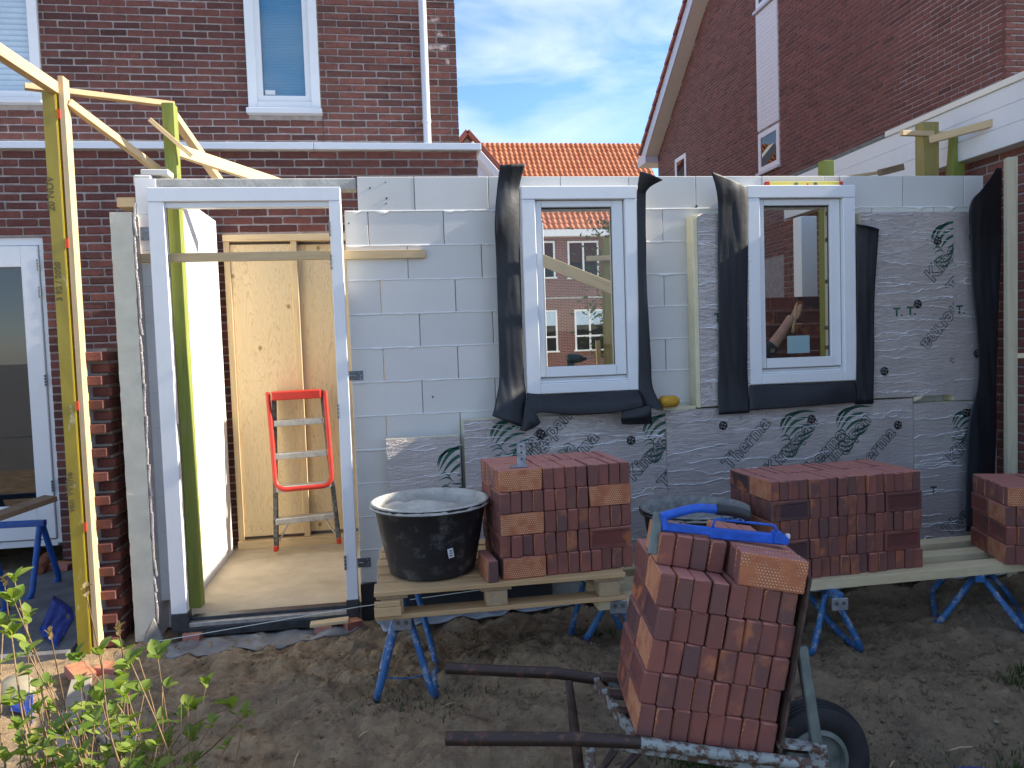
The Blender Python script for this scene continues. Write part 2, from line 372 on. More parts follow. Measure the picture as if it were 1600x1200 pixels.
M['greysteel'] = simple('grey_green_steel', (.14, .165, .15), .55, metal=.2, var=.35, scale=18, bump=.2); M['tyre'] = simple('tyre_rubber', (.016, .017, .019), .7, var=.4, scale=12, bump=.3)
M['alu'] = simple('worn_aluminium', (.50, .49, .46), .4, metal=.75, var=.2, scale=25, bump=.1); M['stile'] = simple('paint_spattered_steel', (.10, .095, .085), .5, metal=.5, var=.8, scale=45, bump=.1)
M['red'] = simple('red_plastic', (.45, .028, .015), .4, var=.15, bump=.05); M['galv'] = simple('galvanised_steel', (.36, .38, .40), .42, metal=.7, var=.3, scale=40, bump=.1); M['darkgalv'] = simple('dull_zinc_plate', (.14, .155, .17), .45, metal=.5, var=.3, scale=60, bump=.1)
M['yellow'] = simple('yellow_sponge', (.50, .27, .022), .9, var=.2, scale=50, bump=.9, bscale=120, bdist=.004); M['lvl'] = simple('yellow_level_body', (.62, .52, .10), .4, var=.08, bump=0)
def m_tile(name, a, b):
    n = NT(name); r = n.rnd(); c = n.ramp(r, [(0, a), (.6, b), (1, tuple(x * .8 for x in b))]); c = n.mix(n.ramp(n.noise(n.co('Pos'), 3, 5), [(.5, 0.0), (.8, .3)]), c, tuple(x * .6 for x in a)); n.col(c); n.set(Roughness=.7); return n.m
M['tile'] = m_tile('orange_roof_tile', (.42, .115, .04), (.56, .18, .07)); M['tile2'] = m_tile('red_roof_tile', (.26, .07, .045), (.36, .11, .07))
def m_glass(name, tint=(1, 1, 1), refl=.06, dark=None):
    n = NT(name); n.t.nodes.remove(n.b)
    g = n.n('ShaderNodeBsdfGlossy'); g.inputs['Roughness'].default_value = .004; fr = n.n('ShaderNodeFresnel'); fr.inputs['IOR'].default_value = 1.34
    k = n.math('MINIMUM', n.math('ADD', fr.outputs[0], refl), 1.)
    if dark is None: t = n.n('ShaderNodeBsdfTransparent'); t.inputs['Color'].default_value = (*tint, 1)
    else: t = n.n('ShaderNodeBsdfDiffuse'); t.inputs['Color'].default_value = (*dark, 1)
    mxs = n.n('ShaderNodeMixShader'); n.l(k, mxs.inputs[0]); n.l(t.outputs[0], mxs.inputs[1]); n.l(g.outputs[0], mxs.inputs[2]); n.l(mxs.outputs[0], n.out.inputs[0]); return n.m
M['glass'] = m_glass('clear_pane', (.93, .96, .95), .0); M['glass_dark'] = m_glass('dark_pane', dark=(.010, .011, .012), refl=.07); M['glass_house'] = m_glass('house_pane', (.80, .88, .92), .08)
M['blind'] = simple('sky_tinted_blind', (.26, .60, .78), .8, var=.03, bump=0); M['shutter'] = simple('pale_slats', (.46, .58, .68), .6, var=.06, bump=0); M['room'] = simple('dim_room', (.05, .05, .05), .9, bump=0)  # blind: the sky's reflection in the pane is put into its blue
n = NT('soil'); co = n.co('Pos'); big = n.noise(co, 1.1, 5, .6); med = n.noise(co, 7, 7, .65); fine = n.noise(co, 55, 6, .7)
c = n.ramp(med, [(.30, (.15, .092, .046)), (.5, (.44, .29, .15)), (.70, (.62, .44, .25))])
c = n.mix(n.ramp(big, [(.42, 0.0), (.62, .7)]), c, (.33, .25, .16)); sx = n.n('ShaderNodeSeparateXYZ'); n.l(co, sx.inputs[0]); sy = sx.outputs['Y']
c = n.mix(n.ramp(n.math('MULTIPLY', n.math('ADD', sx.outputs['X'], 2.), .2), [(.30, .0), (.62, .55)]), c, (.17, .145, .105)); c = n.mix(n.ramp(fine, [(.62, 0.0), (.78, .5)]), c, (.33, .28, .20)); c = n.mix(n.math('LESS_THAN', sy, .3), c, (.24, .23, .21)); c = n.mix(n.ramp(n.noise(co, 4.1, 5, .6), [(.62, 0.0), (.76, .30)]), c, (.055, .075, .025))  # unseen ground behind the camera made paler, added to bounce light forward
n.col(c); n.set(Roughness=1.0); p = n.bump(med, .9, .05); n.bump(fine, 1.0, .022, p); M['soil'] = n.m
M['clod'] = simple('soil_clods', (.30, .21, .12), 1, var=.5, scale=6, bump=.8, bscale=60, bdist=.006)
M['pave'] = simple('grey_sand_paving', (.15, .145, .14), .95, var=.35, scale=5, bump=.6, bscale=60, bdist=.006); n = NT('dusty_concrete'); co = n.co('Pos')
c = n.ramp(n.noise(co, 4, 7, .65), [(.3, (.40, .32, .21)), (.7, (.56, .46, .31))]); c = n.mix(n.ramp(n.noise(co, 26, 5, .7), [(.6, 0.0), (.75, .5)]), c, (.30, .22, .13)); n.col(c); n.set(Roughness=.95); n.bump(n.noise(co, 60, 5), .4, .004); M['floor'] = n.m
M['mortar_mix'] = simple('dry_mortar_mix', (.44, .42, .36), .95, var=.2, scale=12, bump=.9, bscale=30, bdist=.012); M['mortar_old'] = simple('set_mortar_skin', (.22, .23, .215), .9, var=.35, scale=25, bump=.8, bscale=50, bdist=.006)
M['dpc'] = simple('pale_plastic_sheet', (.30, .34, .37), .35, var=.3, scale=6, bump=.4, bscale=14, bdist=.02); M['felt'] = simple('grey_felt_sheet', (.23, .215, .19), .85, var=.35, scale=9, bump=.5, bscale=40, bdist=.006)
M['tarp'] = simple('blue_plastic', (.014, .05, .27), .35, var=.3, bump=.3, bscale=15, bdist=.02); M['threshold'] = simple('black_stone_threshold', (.030, .032, .035), .45, var=.6, scale=18, bump=.2)
def m_leaf(name, a, b):
    n = NT(name); r = n.n('ShaderNodeObjectInfo').outputs['Random']; c = n.ramp(r, [(0, a), (1, b)]); c = n.mix(n.ramp(n.noise(n.co('Object'), 40, 3), [(.4, 0.0), (.8, .4)]), c, tuple(x * .6 for x in a))
    n.col(c); n.set(Roughness=.5); tr = n.n('ShaderNodeBsdfTranslucent'); n.l(n.mix(1.0, c, (1.25, 1.3, .6), 'MULTIPLY'), tr.inputs['Color']); ms = n.n('ShaderNodeMixShader'); ms.inputs[0].default_value = .45; n.l(n.b.outputs[0], ms.inputs[1]); n.l(tr.outputs[0], ms.inputs[2]); n.l(ms.outputs[0], n.out.inputs[0]); n.bump(n.noise(n.co('Object'), 70, 3), .3, .003); return n.m
M['leaf'] = m_leaf('hydrangea_leaf', (.13, .22, .025), (.30, .36, .07)); M['dryleaf'] = m_leaf('dry_leaf', (.24, .16, .07), (.36, .26, .12)); M['grass'] = m_leaf('grass_blade', (.03, .075, .015), (.07, .12, .03)); M['treeleaf'] = m_leaf('tree_leaf', (.12, .20, .02), (.26, .30, .05))
M['twig'] = simple('brown_twig', (.24, .15, .075), .8, var=.35, scale=30, bump=.3); M['bark'] = simple('bark', (.11, .085, .06), .9, var=.3, bump=.6)
M['skin'] = simple('skin', (.50, .27, .19), .5, var=.08, scale=30, bump=.05); M['shirt'] = simple('dark_shirt', (.030, .032, .037), .9, var=.2, bump=.3); M['hair'] = simple('brown_hair', (.05, .03, .02), .6); M['trousers'] = simple('work_trousers', (.06, .06, .065), .9)
M['sticker'] = simple('pale_blue_sticker', (.50, .66, .72), .5, var=.03, bump=0); M['label'] = simple('white_label', (.70, .70, .68), .5, var=.05, bump=0); M['fence'] = m_wood('weathered_fence_wood', (.20, .185, .16), (.30, .28, .245), 2); M['drill'] = simple('dark_green_tool', (.014, .040, .038), .45, var=.2, bump=.1)
M['copper'] = simple('brown_pipe', (.26, .085, .04), .35, var=.3, bump=.1); M['string'] = simple('white_string', (.65, .68, .60), .8, var=.05, bump=0); M['orange_mark'] = simple('orange_paint_mark', (.70, .08, .02), .6, var=.05, bump=0); M['stone'] = simple('pale_stone', (.27, .235, .165), .9, var=.2, bump=.4)
M['faint'] = simple('faded_print', (.15, .11, .03), .6, var=.2, bump=0)
M['woodgrey'] = m_wood('old_grey_wood', (.24, .20, .15), (.36, .31, .23), 0); M['brown_plank'] = m_wood('brown_plank', (.17, .105, .055), (.27, .18, .10), 0)

# ------------------------------------------------------------------ ground
def ss(a, b, x):
    t = max(0., min(1., (x - a) / (b - a))); return t * t * (3 - 2 * t)
def bumpf(x, y, cx, cy, rx, ry): return math.exp(-(((x - cx) / rx) ** 2 + ((y - cy) / ry) ** 2))
def gh(x, y, fine=True):
    z = .07 * ss(1.6, 3.2, x)
    if y < 4.75 and x > -1.6:
        z += .17 * bumpf(x, y, .62, 3.62, .42, .24) + .05 * bumpf(x, y, 1.7, 3.1, .45, .25) - .05 * bumpf(x, y, 2.15, 3.35, .22, .12) + .05 * bumpf(x, y, 2.5, 2.9, .5, .25) - .04 * bumpf(x, y, .1, 3.45, .35, .2)
        z += .03 * bumpf(x, y, -.5, 3.3, .6, .3) - .03 * bumpf(x, y, 2.6, 3.25, .2, .15)
    if fine:
        a = ss(-1.75, -1.45, x) * (1 - ss(4.45, 4.62, y)); p = V((x, y, 0))
        q = noise.fractal(p * 2.3, 1., 2., 4) * .030 + noise.fractal(p * 8 + V((3, 1, 0)), .7, 2., 4) * .034 + abs(noise.noise(p * 23)) * .024 * (.4 + abs(noise.noise(p * 1.7 + V((9, 4, 0))))) + noise.noise(p * 48) * .009 + abs(noise.noise(p * 75)) * .008 + .05 * max(0, noise.noise(p * 3.1 + V((7, 2, 0))) - .25)
        z += q * (.25 + .75 * a)
    return z
def axis(a, b, st, lo, hi):
    c = []; x = a
    while x < b: c.append(x); x += st
    out = []; d = st; x = a
    while x > lo: d *= 1.35; x -= d; out.append(max(x, lo))
    out2 = []; d = st; x = c[-1]
    while x < hi: d *= 1.35; x += d; out2.append(min(x, hi))
    return out[::-1] + c + out2
gx = axis(-1.9, 4.0, .0155, -400, 400); gy = axis(1.7, 4.75, .0155, -300, 700)
gv = []; gf = []
for y in gy:
    for x in gx:
        near = -4 < x < 6 and -1 < y < 9; gv.append((x, y, gh(x, y) if near else gh(x, y, False) * (1 if abs(x) < 60 else 0)))
nx = len(gx)
for j in range(len(gy) - 1):
    for i in range(nx - 1): gf.append((j * nx + i, j * nx + i + 1, (j + 1) * nx + i + 1, (j + 1) * nx + i))
gm = bpy.data.meshes.new('ground'); gm.from_pydata(gv, [], gf); gm.shade_smooth(); gm.materials.append(M['soil'])
tag(link(bpy.data.objects.new('ground', gm)), 'bare dark soil of the back garden, churned and uneven', 'soil', kind='structure')
# clods and stones lying in the soil: nobody could count them
cb = MB()
for i in range(6500):
    x, y = R.uniform(-1.5, 4), R.uniform(1.9, 4.45)
    w = bumpf(x, y, .62, 3.62, .6, .4) + bumpf(x, y, 2.4, 3.0, .8, .5)
    if R.random() > .30 + w: continue
    s = R.uniform(.004, .014) * (1.7 if R.random() < .05 + .12 * w else 1); c = V((x, y, gh(x, y) + s * .25))
    p = [c + V((R.uniform(.6, 1.3) * s * a, R.uniform(.6, 1.3) * s * b, R.uniform(.5, .9) * s * d)) for a, b, d in ((1, 0, 0), (0, 1, 0), (-1, 0, 0), (0, -1, 0), (0, 0, 1), (0, 0, -1))]
    cb.add(p, [(0, 1, 4), (1, 2, 4), (2, 3, 4), (3, 0, 4), (1, 0, 5), (2, 1, 5), (3, 2, 5), (0, 3, 5)])
tag(cb.build('soil_clods', M['soil'], smooth=True), 'loose crumbs and clods of earth on the soil', 'soil', kind='stuff')
cb = MB(); cb.bb(-3.6, -1.82, 4.4, 6.24, -.3, .035); tag(cb.build('terrace', M['pave']), 'dusty grey terrace in front of the patio door', 'terrace', kind='structure')
fl = MB(); fl.bb(-1.30, .60, 4.66, 6.24, -.2, .10); fl.bb(.60, 4.0, 4.73, 6.9, -.2, .10)
tag(fl.build('concrete_floor', M['floor']), 'dusty pale concrete floor slab inside the unfinished annexe', 'floor', kind='structure')

# ------------------------------------------------------------------ masonry
def view(p):
    d = V(p) - EYEV; w = d.dot(FW)
    return (800 + FPX * d.dot(RT) / w, 600 - FPX * d.dot(UP) / w, w) if w > .05 else (9e9, 9e9, -1)
def vis(p, m=0):
    x, y, w = view(p); return w > 0 and -m < x < 1600 + m and -m < y < 1200 + m
BV = []
for k in range(6):
    b = MB(); b.box((0, 0, 0), (.21, .06, .05), None, .004 + .0015 * (k % 3))
    rr = random.Random(k)
    b.v = [p + V((rr.uniform(-.002, .002), rr.uniform(-.0012, .0012), rr.uniform(-.002, .002))) for p in b.v]; BV.append(b)
def brick_skin(parent, o, ux, nrm, width, z0, z1, mat, holes=(), shift=0., limit=300, ok=None, margin=60, lime=None, cap=None):  # lime: material with sun specks painted in, for bricks that cap picks
    """Courses of bricks standing a few mm proud of the mortar. holes: (u0,u1,z0,z1). The largest in view are parts, the others one joined part."""
    o = V(o); ux = V(ux); nrm = V(nrm); items = []
    nz = int((z1 - z0) / .0625 + .5)
    for k in range(nz):
        zc = z1 - .03125 - k * .0625
        u = -.22 + ((k % 2) * .11) + shift
        while u < width:
            spans = [(max(u, 0), min(u + .21, width))]
            for (a, b, c, d) in holes:
                if c - .02 < zc < d + .02:
                    ns = []
                    for s, e in spans:
                        if b <= s or a >= e: ns.append((s, e))
                        else:
                            if s < a - .01: ns.append((s, a))
                            if e > b + .01: ns.append((b, e))
                    spans = ns
            for s, e in spans:
                if e - s < .025: continue
                c = o + ux * ((s + e) / 2) + V((0, 0, zc))
                if ok and not ok((s + e) / 2, zc): continue
                x, y, w = view(c)
                items.append(((e - s) / w if w > 0 and vis(c, 12) else 0, c, (e - s) / .21))
            u += .22
    order = sorted(range(len(items)), key=lambda i: -items[i][0]); own = set(i for i in order[:limit] if items[i][0] > 0)
    Rm = Matrix((ux, -nrm, V((0, 0, 1)))).transposed()
    mes = [BV[k].mesh('brick', mat) for k in range(6)]; lm = BV[0].mesh('brick', lime) if lime else None
    rest = MB(); cnt = 0
    for i, (s, c, sc) in enumerate(items):
        c = c - nrm * (.0265 + R.uniform(-.0015, .0015)) + ux * R.uniform(-.0015, .0015)
        rot = Rm @ Matrix.Rotation(R.uniform(-.006, .006), 3, 'Y')
        if i in own:
            me = lm if lm and cap and cap(c) and R.random() < .8 else mes[R.randrange(6)]
            place('brick', me, Matrix.Translation(c) @ rot.to_4x4() @ Matrix.Diagonal((sc, 1, 1, 1)), parent)
        elif vis(c, margin):
            rest.box(c, (.206 * sc, .06, .049), Rm)
    if rest.v: tag(rest.build('brickwork', mat, parent, fix=False), kind='stuff')
    return len(own)

# left house, upper storey behind the flat roof
hs = thing('brick_house', 'dark brick house at upper left with white windows and a grey downpipe', 'house', (-3, 7.3, 0))
def core(b, x0, x1, y0, y1, z0, z1, holes):
    xs_ = sorted({x0, x1, *[h[0] for h in holes], *[h[1] for h in holes]}); zs_ = sorted({z0, z1, *[min(h[2], z1) for h in holes], *[min(h[3], z1) for h in holes]})
    for a, c in zip(xs_, xs_[1:]):
        for d, e in zip(zs_, zs_[1:]):
            if not any(h[0] - 1e-4 <= a and c <= h[1] + 1e-4 and h[2] - 1e-4 <= d and e <= h[3] + 1e-4 for h in holes): b.bb(a, c, y0, y1, d, e)
w = MB(); core(w, -9, .655, 7.1535, 7.35, 0, 5.9, [(-3.55, -2.855, 3.80, 5.3), (-1.18, -.566, 3.74, 5.35)]); w.bb(-9, .655, 7.351, 15, 0, 5.9); w.build('wall', M['mortar'], hs)
rf = MB(); rf.add([(-9.2, 6.8, 5.9), (.8, 6.8, 5.9), (.8, 15.3, 5.9), (-9.2, 15.3, 5.9), (-9.2, 11, 9.6), (.8, 11, 9.6)], [(0, 1, 5, 4), (2, 3, 4, 5), (0, 4, 3), (1, 2, 5), (0, 3, 2, 1)]); rf.build('roof', M['tile2'], hs)
brick_skin(hs, (-5.61, 7.15, 0), (1, 0, 0), (0, -1, 0), 6.27, 3.22, 5.85, M['brick_a'], [(-3.55 + 5.61, -2.845 + 5.61, 3.765, 5.36), (-1.185 + 5.61, -.558 + 5.61, 3.70, 5.36)], .05, 300, None, 480, M['brick_sunspeck'], lambda c: c.x > .42)
def house_window(par, x0, x1, z0, z1, Y, kind):
    f = MB(); t = .075
    f.bb(x0, x0 + t, Y - .03, Y + .08, z0 + .05, z1, .004); f.bb(x1 - t, x1, Y - .03, Y + .08, z0 + .05, z1, .004); f.bb(x0 + t, x1 - t, Y - .03, Y + .08, z1 - t, z1, .004); f.bb(x0 + t, x1 - t, Y - .03, Y + .08, z0 + .05, z0 + .11, .004)
    fr = f.build('window', M['white'], par)
    s = MB(); s.bb(x0 - .015, x1 + .015, Y - .075, Y + .05, z0, z0 + .046, .004); s.build('sill', M['zinc'], fr)
    i0, i1 = x0 + t, x1 - t
    if kind == 'blind':
        q = MB(); tt = .05; q.bb(i0, i0 + tt, Y, Y + .06, z0 + .11, z1 - t); q.bb(i1 - tt, i1, Y, Y + .06, z0 + .11, z1 - t); q.bb(i0 + tt, i1 - tt, Y, Y + .06, z0 + .11, z0 + .17); q.bb(i0 + tt, i1 - tt, Y, Y + .06, z1 - t - .05, z1 - t); q.build('sash', M['white'], fr)
        g = MB(); g.bb(i0 + tt, i1 - tt, Y + .03, Y + .036, z0 + .17, z1 - t - .05); g.build('pane', M['glass_house'], fr)
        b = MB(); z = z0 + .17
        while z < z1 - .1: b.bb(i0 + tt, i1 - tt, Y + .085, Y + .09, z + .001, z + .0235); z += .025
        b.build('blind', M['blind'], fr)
        l = MB(); l.bb(i0 + .065, i0 + .15, Y + .026, Y + .029, z0 + .185, z0 + .225); l.build('sticker', M['label'], fr)
    else:
        z = z0 + .11
        while z < z1 - t:
            m = MB(); m.box(((i0 + i1) / 2, Y + .012, z + .024), (i1 - i0, .006, .046), Matrix.Rotation(.3, 3, 'X'), .001); m.build('slat', M['shutter'], fr); z += .046
        g = MB(); g.bb(i0, i1, Y + .05, Y + .055, z0 + .11, z1 - t); g.build('pane', M['glass_dark'], fr)
    return fr
house_window(hs, -1.18, -.566, 3.70, 5.35, 7.15, 'blind'); house_window(hs, -3.55, -2.855, 3.765, 5.3, 7.15, 'slat')
d = MB(); d.tube([(.365, 7.075, 3.23), (.365, 7.075, 5.85)], .035, 16); dp = d.build('downpipe', M['zinc'], hs, True); smooth_by_angle(dp)
for z in (3.62, 5.3):
    c = MB(); c.tube([(.365, 7.075, z), (.365, 7.075, z + .035)], .039, 16); c.bb(.35, .38, 7.10, 7.16, z + .005, z + .03); c.build('pipe_bracket', M['zinc'], dp)
j = MB(); j.bb(-.5545, -.5495, 7.146, 7.15, 3.24, 3.70); j.build('movement_joint', M['black'], hs)

# single-storey extension in front of it
ex = thing('brick_extension', 'low dark brick extension with a white roof-edge strip, left behind the annexe', 'extension', (-3, 6.4, 0))
w = MB(); w.bb(-9, -2.563, 6.2535, 7.14, 2.53, 3.17); w.bb(-2.563, .715, 6.2535, 7.14, 0, 3.17); w.bb(-9, -3.9, 6.2535, 7.14, 0, 2.53); w.build('wall', M['mortar'], ex)
brick_skin(ex, (-5.66, 6.25, 0), (1, 0, 0), (0, -1, 0), 6.38, .04, 3.166, M['brick_b'], [(-3.9 + 5.66, -2.563 + 5.66, 0, 2.53), (-1.25 + 5.66, .3 + 5.66, 0, 2.50)], .0, 300, None, 480, M['brick_sunspeck'], lambda c: c.x > .45)
for a, b in ((-4.2, -.56), (-.556, .745)):
    c = MB(); c.bb(a, b, 6.205, 7.13, 3.17, 3.222, .003); c.build('roof_edge_cap', M['cap'], ex)
# patio door of the extension, part of the leaf runs out of the picture
pd = MB(); Y = 6.27
pd.bb(-3.9, -2.566, Y, Y + .1, 2.47, 2.53, .003); pd.bb(-2.60, -2.566, Y, Y + .1, .22, 2.47, .003); pd.bb(-3.9, -2.6, Y, Y + .1, .20, .25, .003)
pf = pd.build('patio_door', M['white'], ex)
lf = MB(); Y = 6.25; xr = at(38, 500, 6.25).x
lf.bb(xr, -2.603, Y, Y + .07, .26, 2.465, .004); lf.bb(-3.9, xr, Y, Y + .07, 2.31, 2.465, .004); lf.bb(-3.9, xr, Y, Y + .07, .26, .52, .004); lf.build('leaf_frame', M['white'], pf)
g = MB(); g.bb(-3.9, xr, Y + .03, Y + .04, .52, 2.31); g.build('pane', M['glass_dark'], pf)
for z in (2.28, 2.08, 1.42, .62):
    h = MB()
    for q in range(4): h.tube([(-2.602, Y - .012, z + q * .022), (-2.602, Y - .012, z + q * .022 + .017)], .008, 8)
    h.build('hinge', M['darkgalv'], pf)

# right-hand neighbour: tall gable
GX = 6.26
rh = thing('gable_house', 'tall dark brick house at right with a sloping tiled roof edge', 'house', (8, 12, 0))
def rake(y): return 5.98 + (17.56 - y) * .74 if y > 12.35 else 5.98 + (y - 7.15) * .74
w = MB(); pts = [(7.156, 0), (17.55, 0), (17.55, 5.9), (12.35, rake(12.35) - .06), (7.156, 5.9)]
w.poly([(GX + .0035, a, b) for a, b in pts], (7, 0, 0)); w.build('wall', M['mortar'], rh)
hol = [(15.82 - 7.15, 16.46 - 7.15, 4.0, 5.53), (11.80 - 7.15, 12.55 - 7.15, 4.33, 9)]
brick_skin(rh, (GX, 7.15, 0), (0, 1, 0), (-1, 0, 0), 10.41, 2.9, 9.9, M['brick_c'], hol, .02, 300, lambda u, z: z < rake(7.15 + u) - .1, 60)
brick_skin(rh, (GX, 7.15, 0), (1, 0, 0), (0, -1, 0), 1.4, 3.0, 5.7, M['brick_c'], (), .11, 60)
# white panel between two windows, one above the other
p = MB(); p.bb(GX - .012, GX + .05, 11.815, 12.545, 5.06, 7.0, .003)
pn = p.build('white_panel', M['fascia'], rh)
for k in range(27):
    b = MB(); b.bb(GX - .0155, GX - .011, 11.82, 12.54, 5.075 + k * .071, 5.075 + k * .071 + .068); b.build('cladding_board', M['fascia'], pn)
def gable_window(y0, y1, z0, z1):
    f = MB(); t = .09; x0, x1 = GX - .012, GX + .06
    f.bb(x0, x1, y0, y0 + t, z0, z1, .003); f.bb(x0, x1, y1 - t, y1, z0, z1, .003); f.bb(x0, x1, y0 + t, y1 - t, z1 - t, z1, .003); f.bb(x0, x1, y0 + t, y1 - t, z0, z0 + t, .003)
    fr = f.build('window', M['white'], rh); g = MB(); g.bb(GX + .0005, GX + .0025, y0 + t, y1 - t, z0 + t, z1 - t); g.build('pane', M['glass_dark'], fr)
    s = MB(); s.bb(GX - .06, GX + .02, y0 - .03, y1 + .03, z0 - .05, z0 - .004, .003); s.build('sill', M['zinc'], fr)
gable_window(15.82, 16.46, 4.3, 5.53); gable_window(11.82, 12.54, 4.36, 5.02); gable_window(11.82, 12.54, 7.06, 8.2)
# roof: barge board, soffit, eaves box, verge tiles
sl = math.atan(.74); dn = V((0, math.cos(sl), -math.sin(sl))); nn = V((0, math.sin(sl), math.cos(sl)))
A = V((5.97, 17.75, rake(17.75) - .02)); Lr = 8.0
def roofbox(x0, x1, s0, s1, h0, h1):
    c = [A - V((A.x, 0, 0)) + V((x, 0, 0)) - dn * s + nn * h for x in (x0, x1) for s in (s0, s1) for h in (h0, h1)]
    return MB().add(c, [(0, 1, 3, 2), (4, 6, 7, 5), (0, 4, 5, 1), (2, 3, 7, 6), (0, 2, 6, 4), (1, 5, 7, 3)])
roofbox(5.95, 5.98, 0, Lr, -.08, .17).build('barge_board', M['zinc'], rh); roofbox(5.98, GX, 0, Lr, -.08, -.05).build('soffit', M['offwhite'], rh)
e = MB(); e.bb(5.95, GX + .3, 17.55, 18.12, 5.72, 5.95, .004); e.build('eaves_box', M['zinc'], rh)
k = 0
while k * .34 < Lr:
    b = roofbox(5.90, 6.16, k * .34 - .04, k * .34 + .34, .17, .20 + .05); b.v = [q + (nn * .035 if i % 4 in (0, 1) else V((0, 0, 0))) for i, q in enumerate(b.v)]
    b.build('verge_tile', M['tile2'], rh); k += 1
roofbox(6.16, 13.5, 0, 6.9, .12, .22).build('roof', M['tile2'], rh)
r2_ = MB(); r2_.add([(6.0, 12.35, 9.9), (13.5, 12.35, 9.9), (13.5, 6.9, 5.9), (6.0, 6.9, 5.9), (6.0, 12.35, 10.05), (13.5, 12.35, 10.05), (13.5, 6.9, 6.05), (6.0, 6.9, 6.05)], [(0, 1, 2, 3), (4, 7, 6, 5), (0, 4, 5, 1), (2, 6, 7, 3), (0, 3, 7, 4), (1, 5, 6, 2)]); r2_.build('roof_slope', M['tile2'], rh)

# right-hand neighbour's flat-roofed extension with white boards
rx = thing('neighbour_extension', 'brick neighbouring extension at right under three white fascia boards', 'extension', (5, 5, 0))
w = MB(); w.bb(4.06, 6.24, .2, 7.6, 0, 3.08); w.build('wall', M['mortar'], rx)
brick_skin(rx, (4.054, 2.24, 0), (0, 1, 0), (-1, 0, 0), 5.36, .04, 2.79, M['brick_c'], (), .04, 200, None, 700)
for i, (z0, z1) in enumerate(((2.775, 2.905), (2.908, 3.035), (3.038, 3.155))):
    b = MB(); b.bb(3.93 + .005 * i, 4.06, .15, 7.35, z0, z1, .003); b.build('fascia_board', M['fascia'], rx)
b = MB(); b.bb(3.925, 4.3, .15, 5.72, 3.156, 3.20, .003); b.build('roof_edge_strip', M['offwhite'], rx)
b = MB(); b.bb(3.94, 6.26, 5.72, 7.45, 3.156, 3.19, .003); b.bb(4.3, 6.24, .15, 5.72, 3.09, 3.16); b.build('roof_flashing', M['greysteel'], rx)

# houses across the street
fh = thing('terraced_house', 'brick terrace across the street with an orange tiled roof, between the two near houses', 'house', (3, 31, 0))
FY = 30.0
X0, X1 = -8., at(999, 232, 34.3).x
w = MB(); w.bb(X0, X1, FY, FY + 8.5, 0, 5.75); w.add([(X0, FY, 5.75), (X0, FY + 8.5, 5.75), (X0, FY + 4.25, 10.0), (X1, FY, 5.75), (X1, FY + 8.5, 5.75), (X1, FY + 4.25, 10.0)], [(0, 1, 2), (3, 5, 4), (0, 2, 5, 3), (1, 4, 5, 2), (0, 3, 4, 1)]); w.build('wall', M['brick_far'], fh)
g = MB(); g.bb(X0, X1 + .1, FY - .35, FY, 5.72, 5.98, .01); g.build('gutter', M['white'], fh)
def tile_mesh(mat, wd=.22, ln=.36):
    b = MB(); prof = [(0, 0), (.25, .03), (.42, .045), (.6, .03), (.8, -.005), (1, 0)]
    for s in (0, 1):
        for u, h in prof: b.v.append(V(((u - .5) * wd, (s - .5) * ln, h + (.025 if s == 0 else 0))))
    n_ = len(prof)
    for i in range(n_ - 1): b.f.append((i, i + 1, i + 1 + n_, i + n_))
    b2 = len(b.v)
    for u, h in prof: b.v.append(V(((u - .5) * wd, -.5 * ln, h)))
    for i in range(n_ - 1): b.f.append((i, b2 + i, b2 + i + 1, i + 1))
    return b
TB = tile_mesh(None); tme = TB.mesh('roof_tile', M['tile'], True, fix=False)
def tiled(par, x0, x1, ye, ze, slope, run, mat, limit):
    ca, sa = math.cos(slope), math.sin(slope); Rm = Matrix(((1, 0, 0), (0, ca, -sa), (0, sa, ca))); it = []
    for r_ in range(int(run / ca / .33)):
        for c_ in range(int((x1 - x0) / .22)):
            s = (r_ + .5) * .33; p = V((x0 + (c_ + .5) * .22, ye + s * ca, ze + s * sa + .04))
            if vis(p, 80): it.append((p, view(p)))
    it.sort(key=lambda t: abs(t[1][0] - 880) + abs(t[1][1] - 270)); rest = MB()
    for i, (p, q) in enumerate(it):
        Mx = Matrix.Translation(p) @ Rm.to_4x4() @ Matrix.Rotation(R.uniform(-.01, .01), 4, 'Z')
        if i < limit: place('roof_tile', tme, Mx, par)
        else: rest.add([Mx @ v_ for v_ in TB.v], TB.f)
    if rest.v: tag(rest.build('roof_tiles', mat, par, True, fix=False), kind='stuff')
tiled(fh, X0, X1 + .15, FY - .3, 5.95, rad(45), 4.6, M['tile'], 300)
b = MB(); x = X0
while x < X1: b.tube([(x, FY + 4.28, 10.33), (x + .36, FY + 4.28, 10.35)], .13, 8); x += .37
b.build('ridge_tiles', M['tile'], fh)
def far_window(px0, px1, py0, py1, cols, transom=None):
    a = at(px0, py0, FY); b_ = at(px1, py1, FY); x0, x1, z1, z0 = a.x, b_.x, a.z, b_.z; t = .07; f = MB(); Y = FY - .05
    f.bb(x0, x1, Y, Y + .1, z1 - t, z1); f.bb(x0 - .05, x1 + .05, Y - .05, Y + .1, z0 - .06, z0)
    for k in range(cols + 1): xx = x0 + (x1 - x0 - t) * k / cols; f.bb(xx, xx + t, Y, Y + .1, z0, z1 - t)
    if transom: zz = z0 + (z1 - z0) * transom; f.bb(x0, x1, Y - .004, Y + .1, zz, zz + t)
    fr = f.build('window', M['white'], fh); g = MB(); g.bb(x0, x1, Y + .04, Y + .048, z0, z1); g.build('pane', M['glass_dark'], fr)
    if transom:
        q = MB(); q.bb(x0 + t, x1 - t, Y + .025, Y + .036, z0 + (z1 - z0) * .62, z1 - t); q.build('blind', M['shutter'], fr)
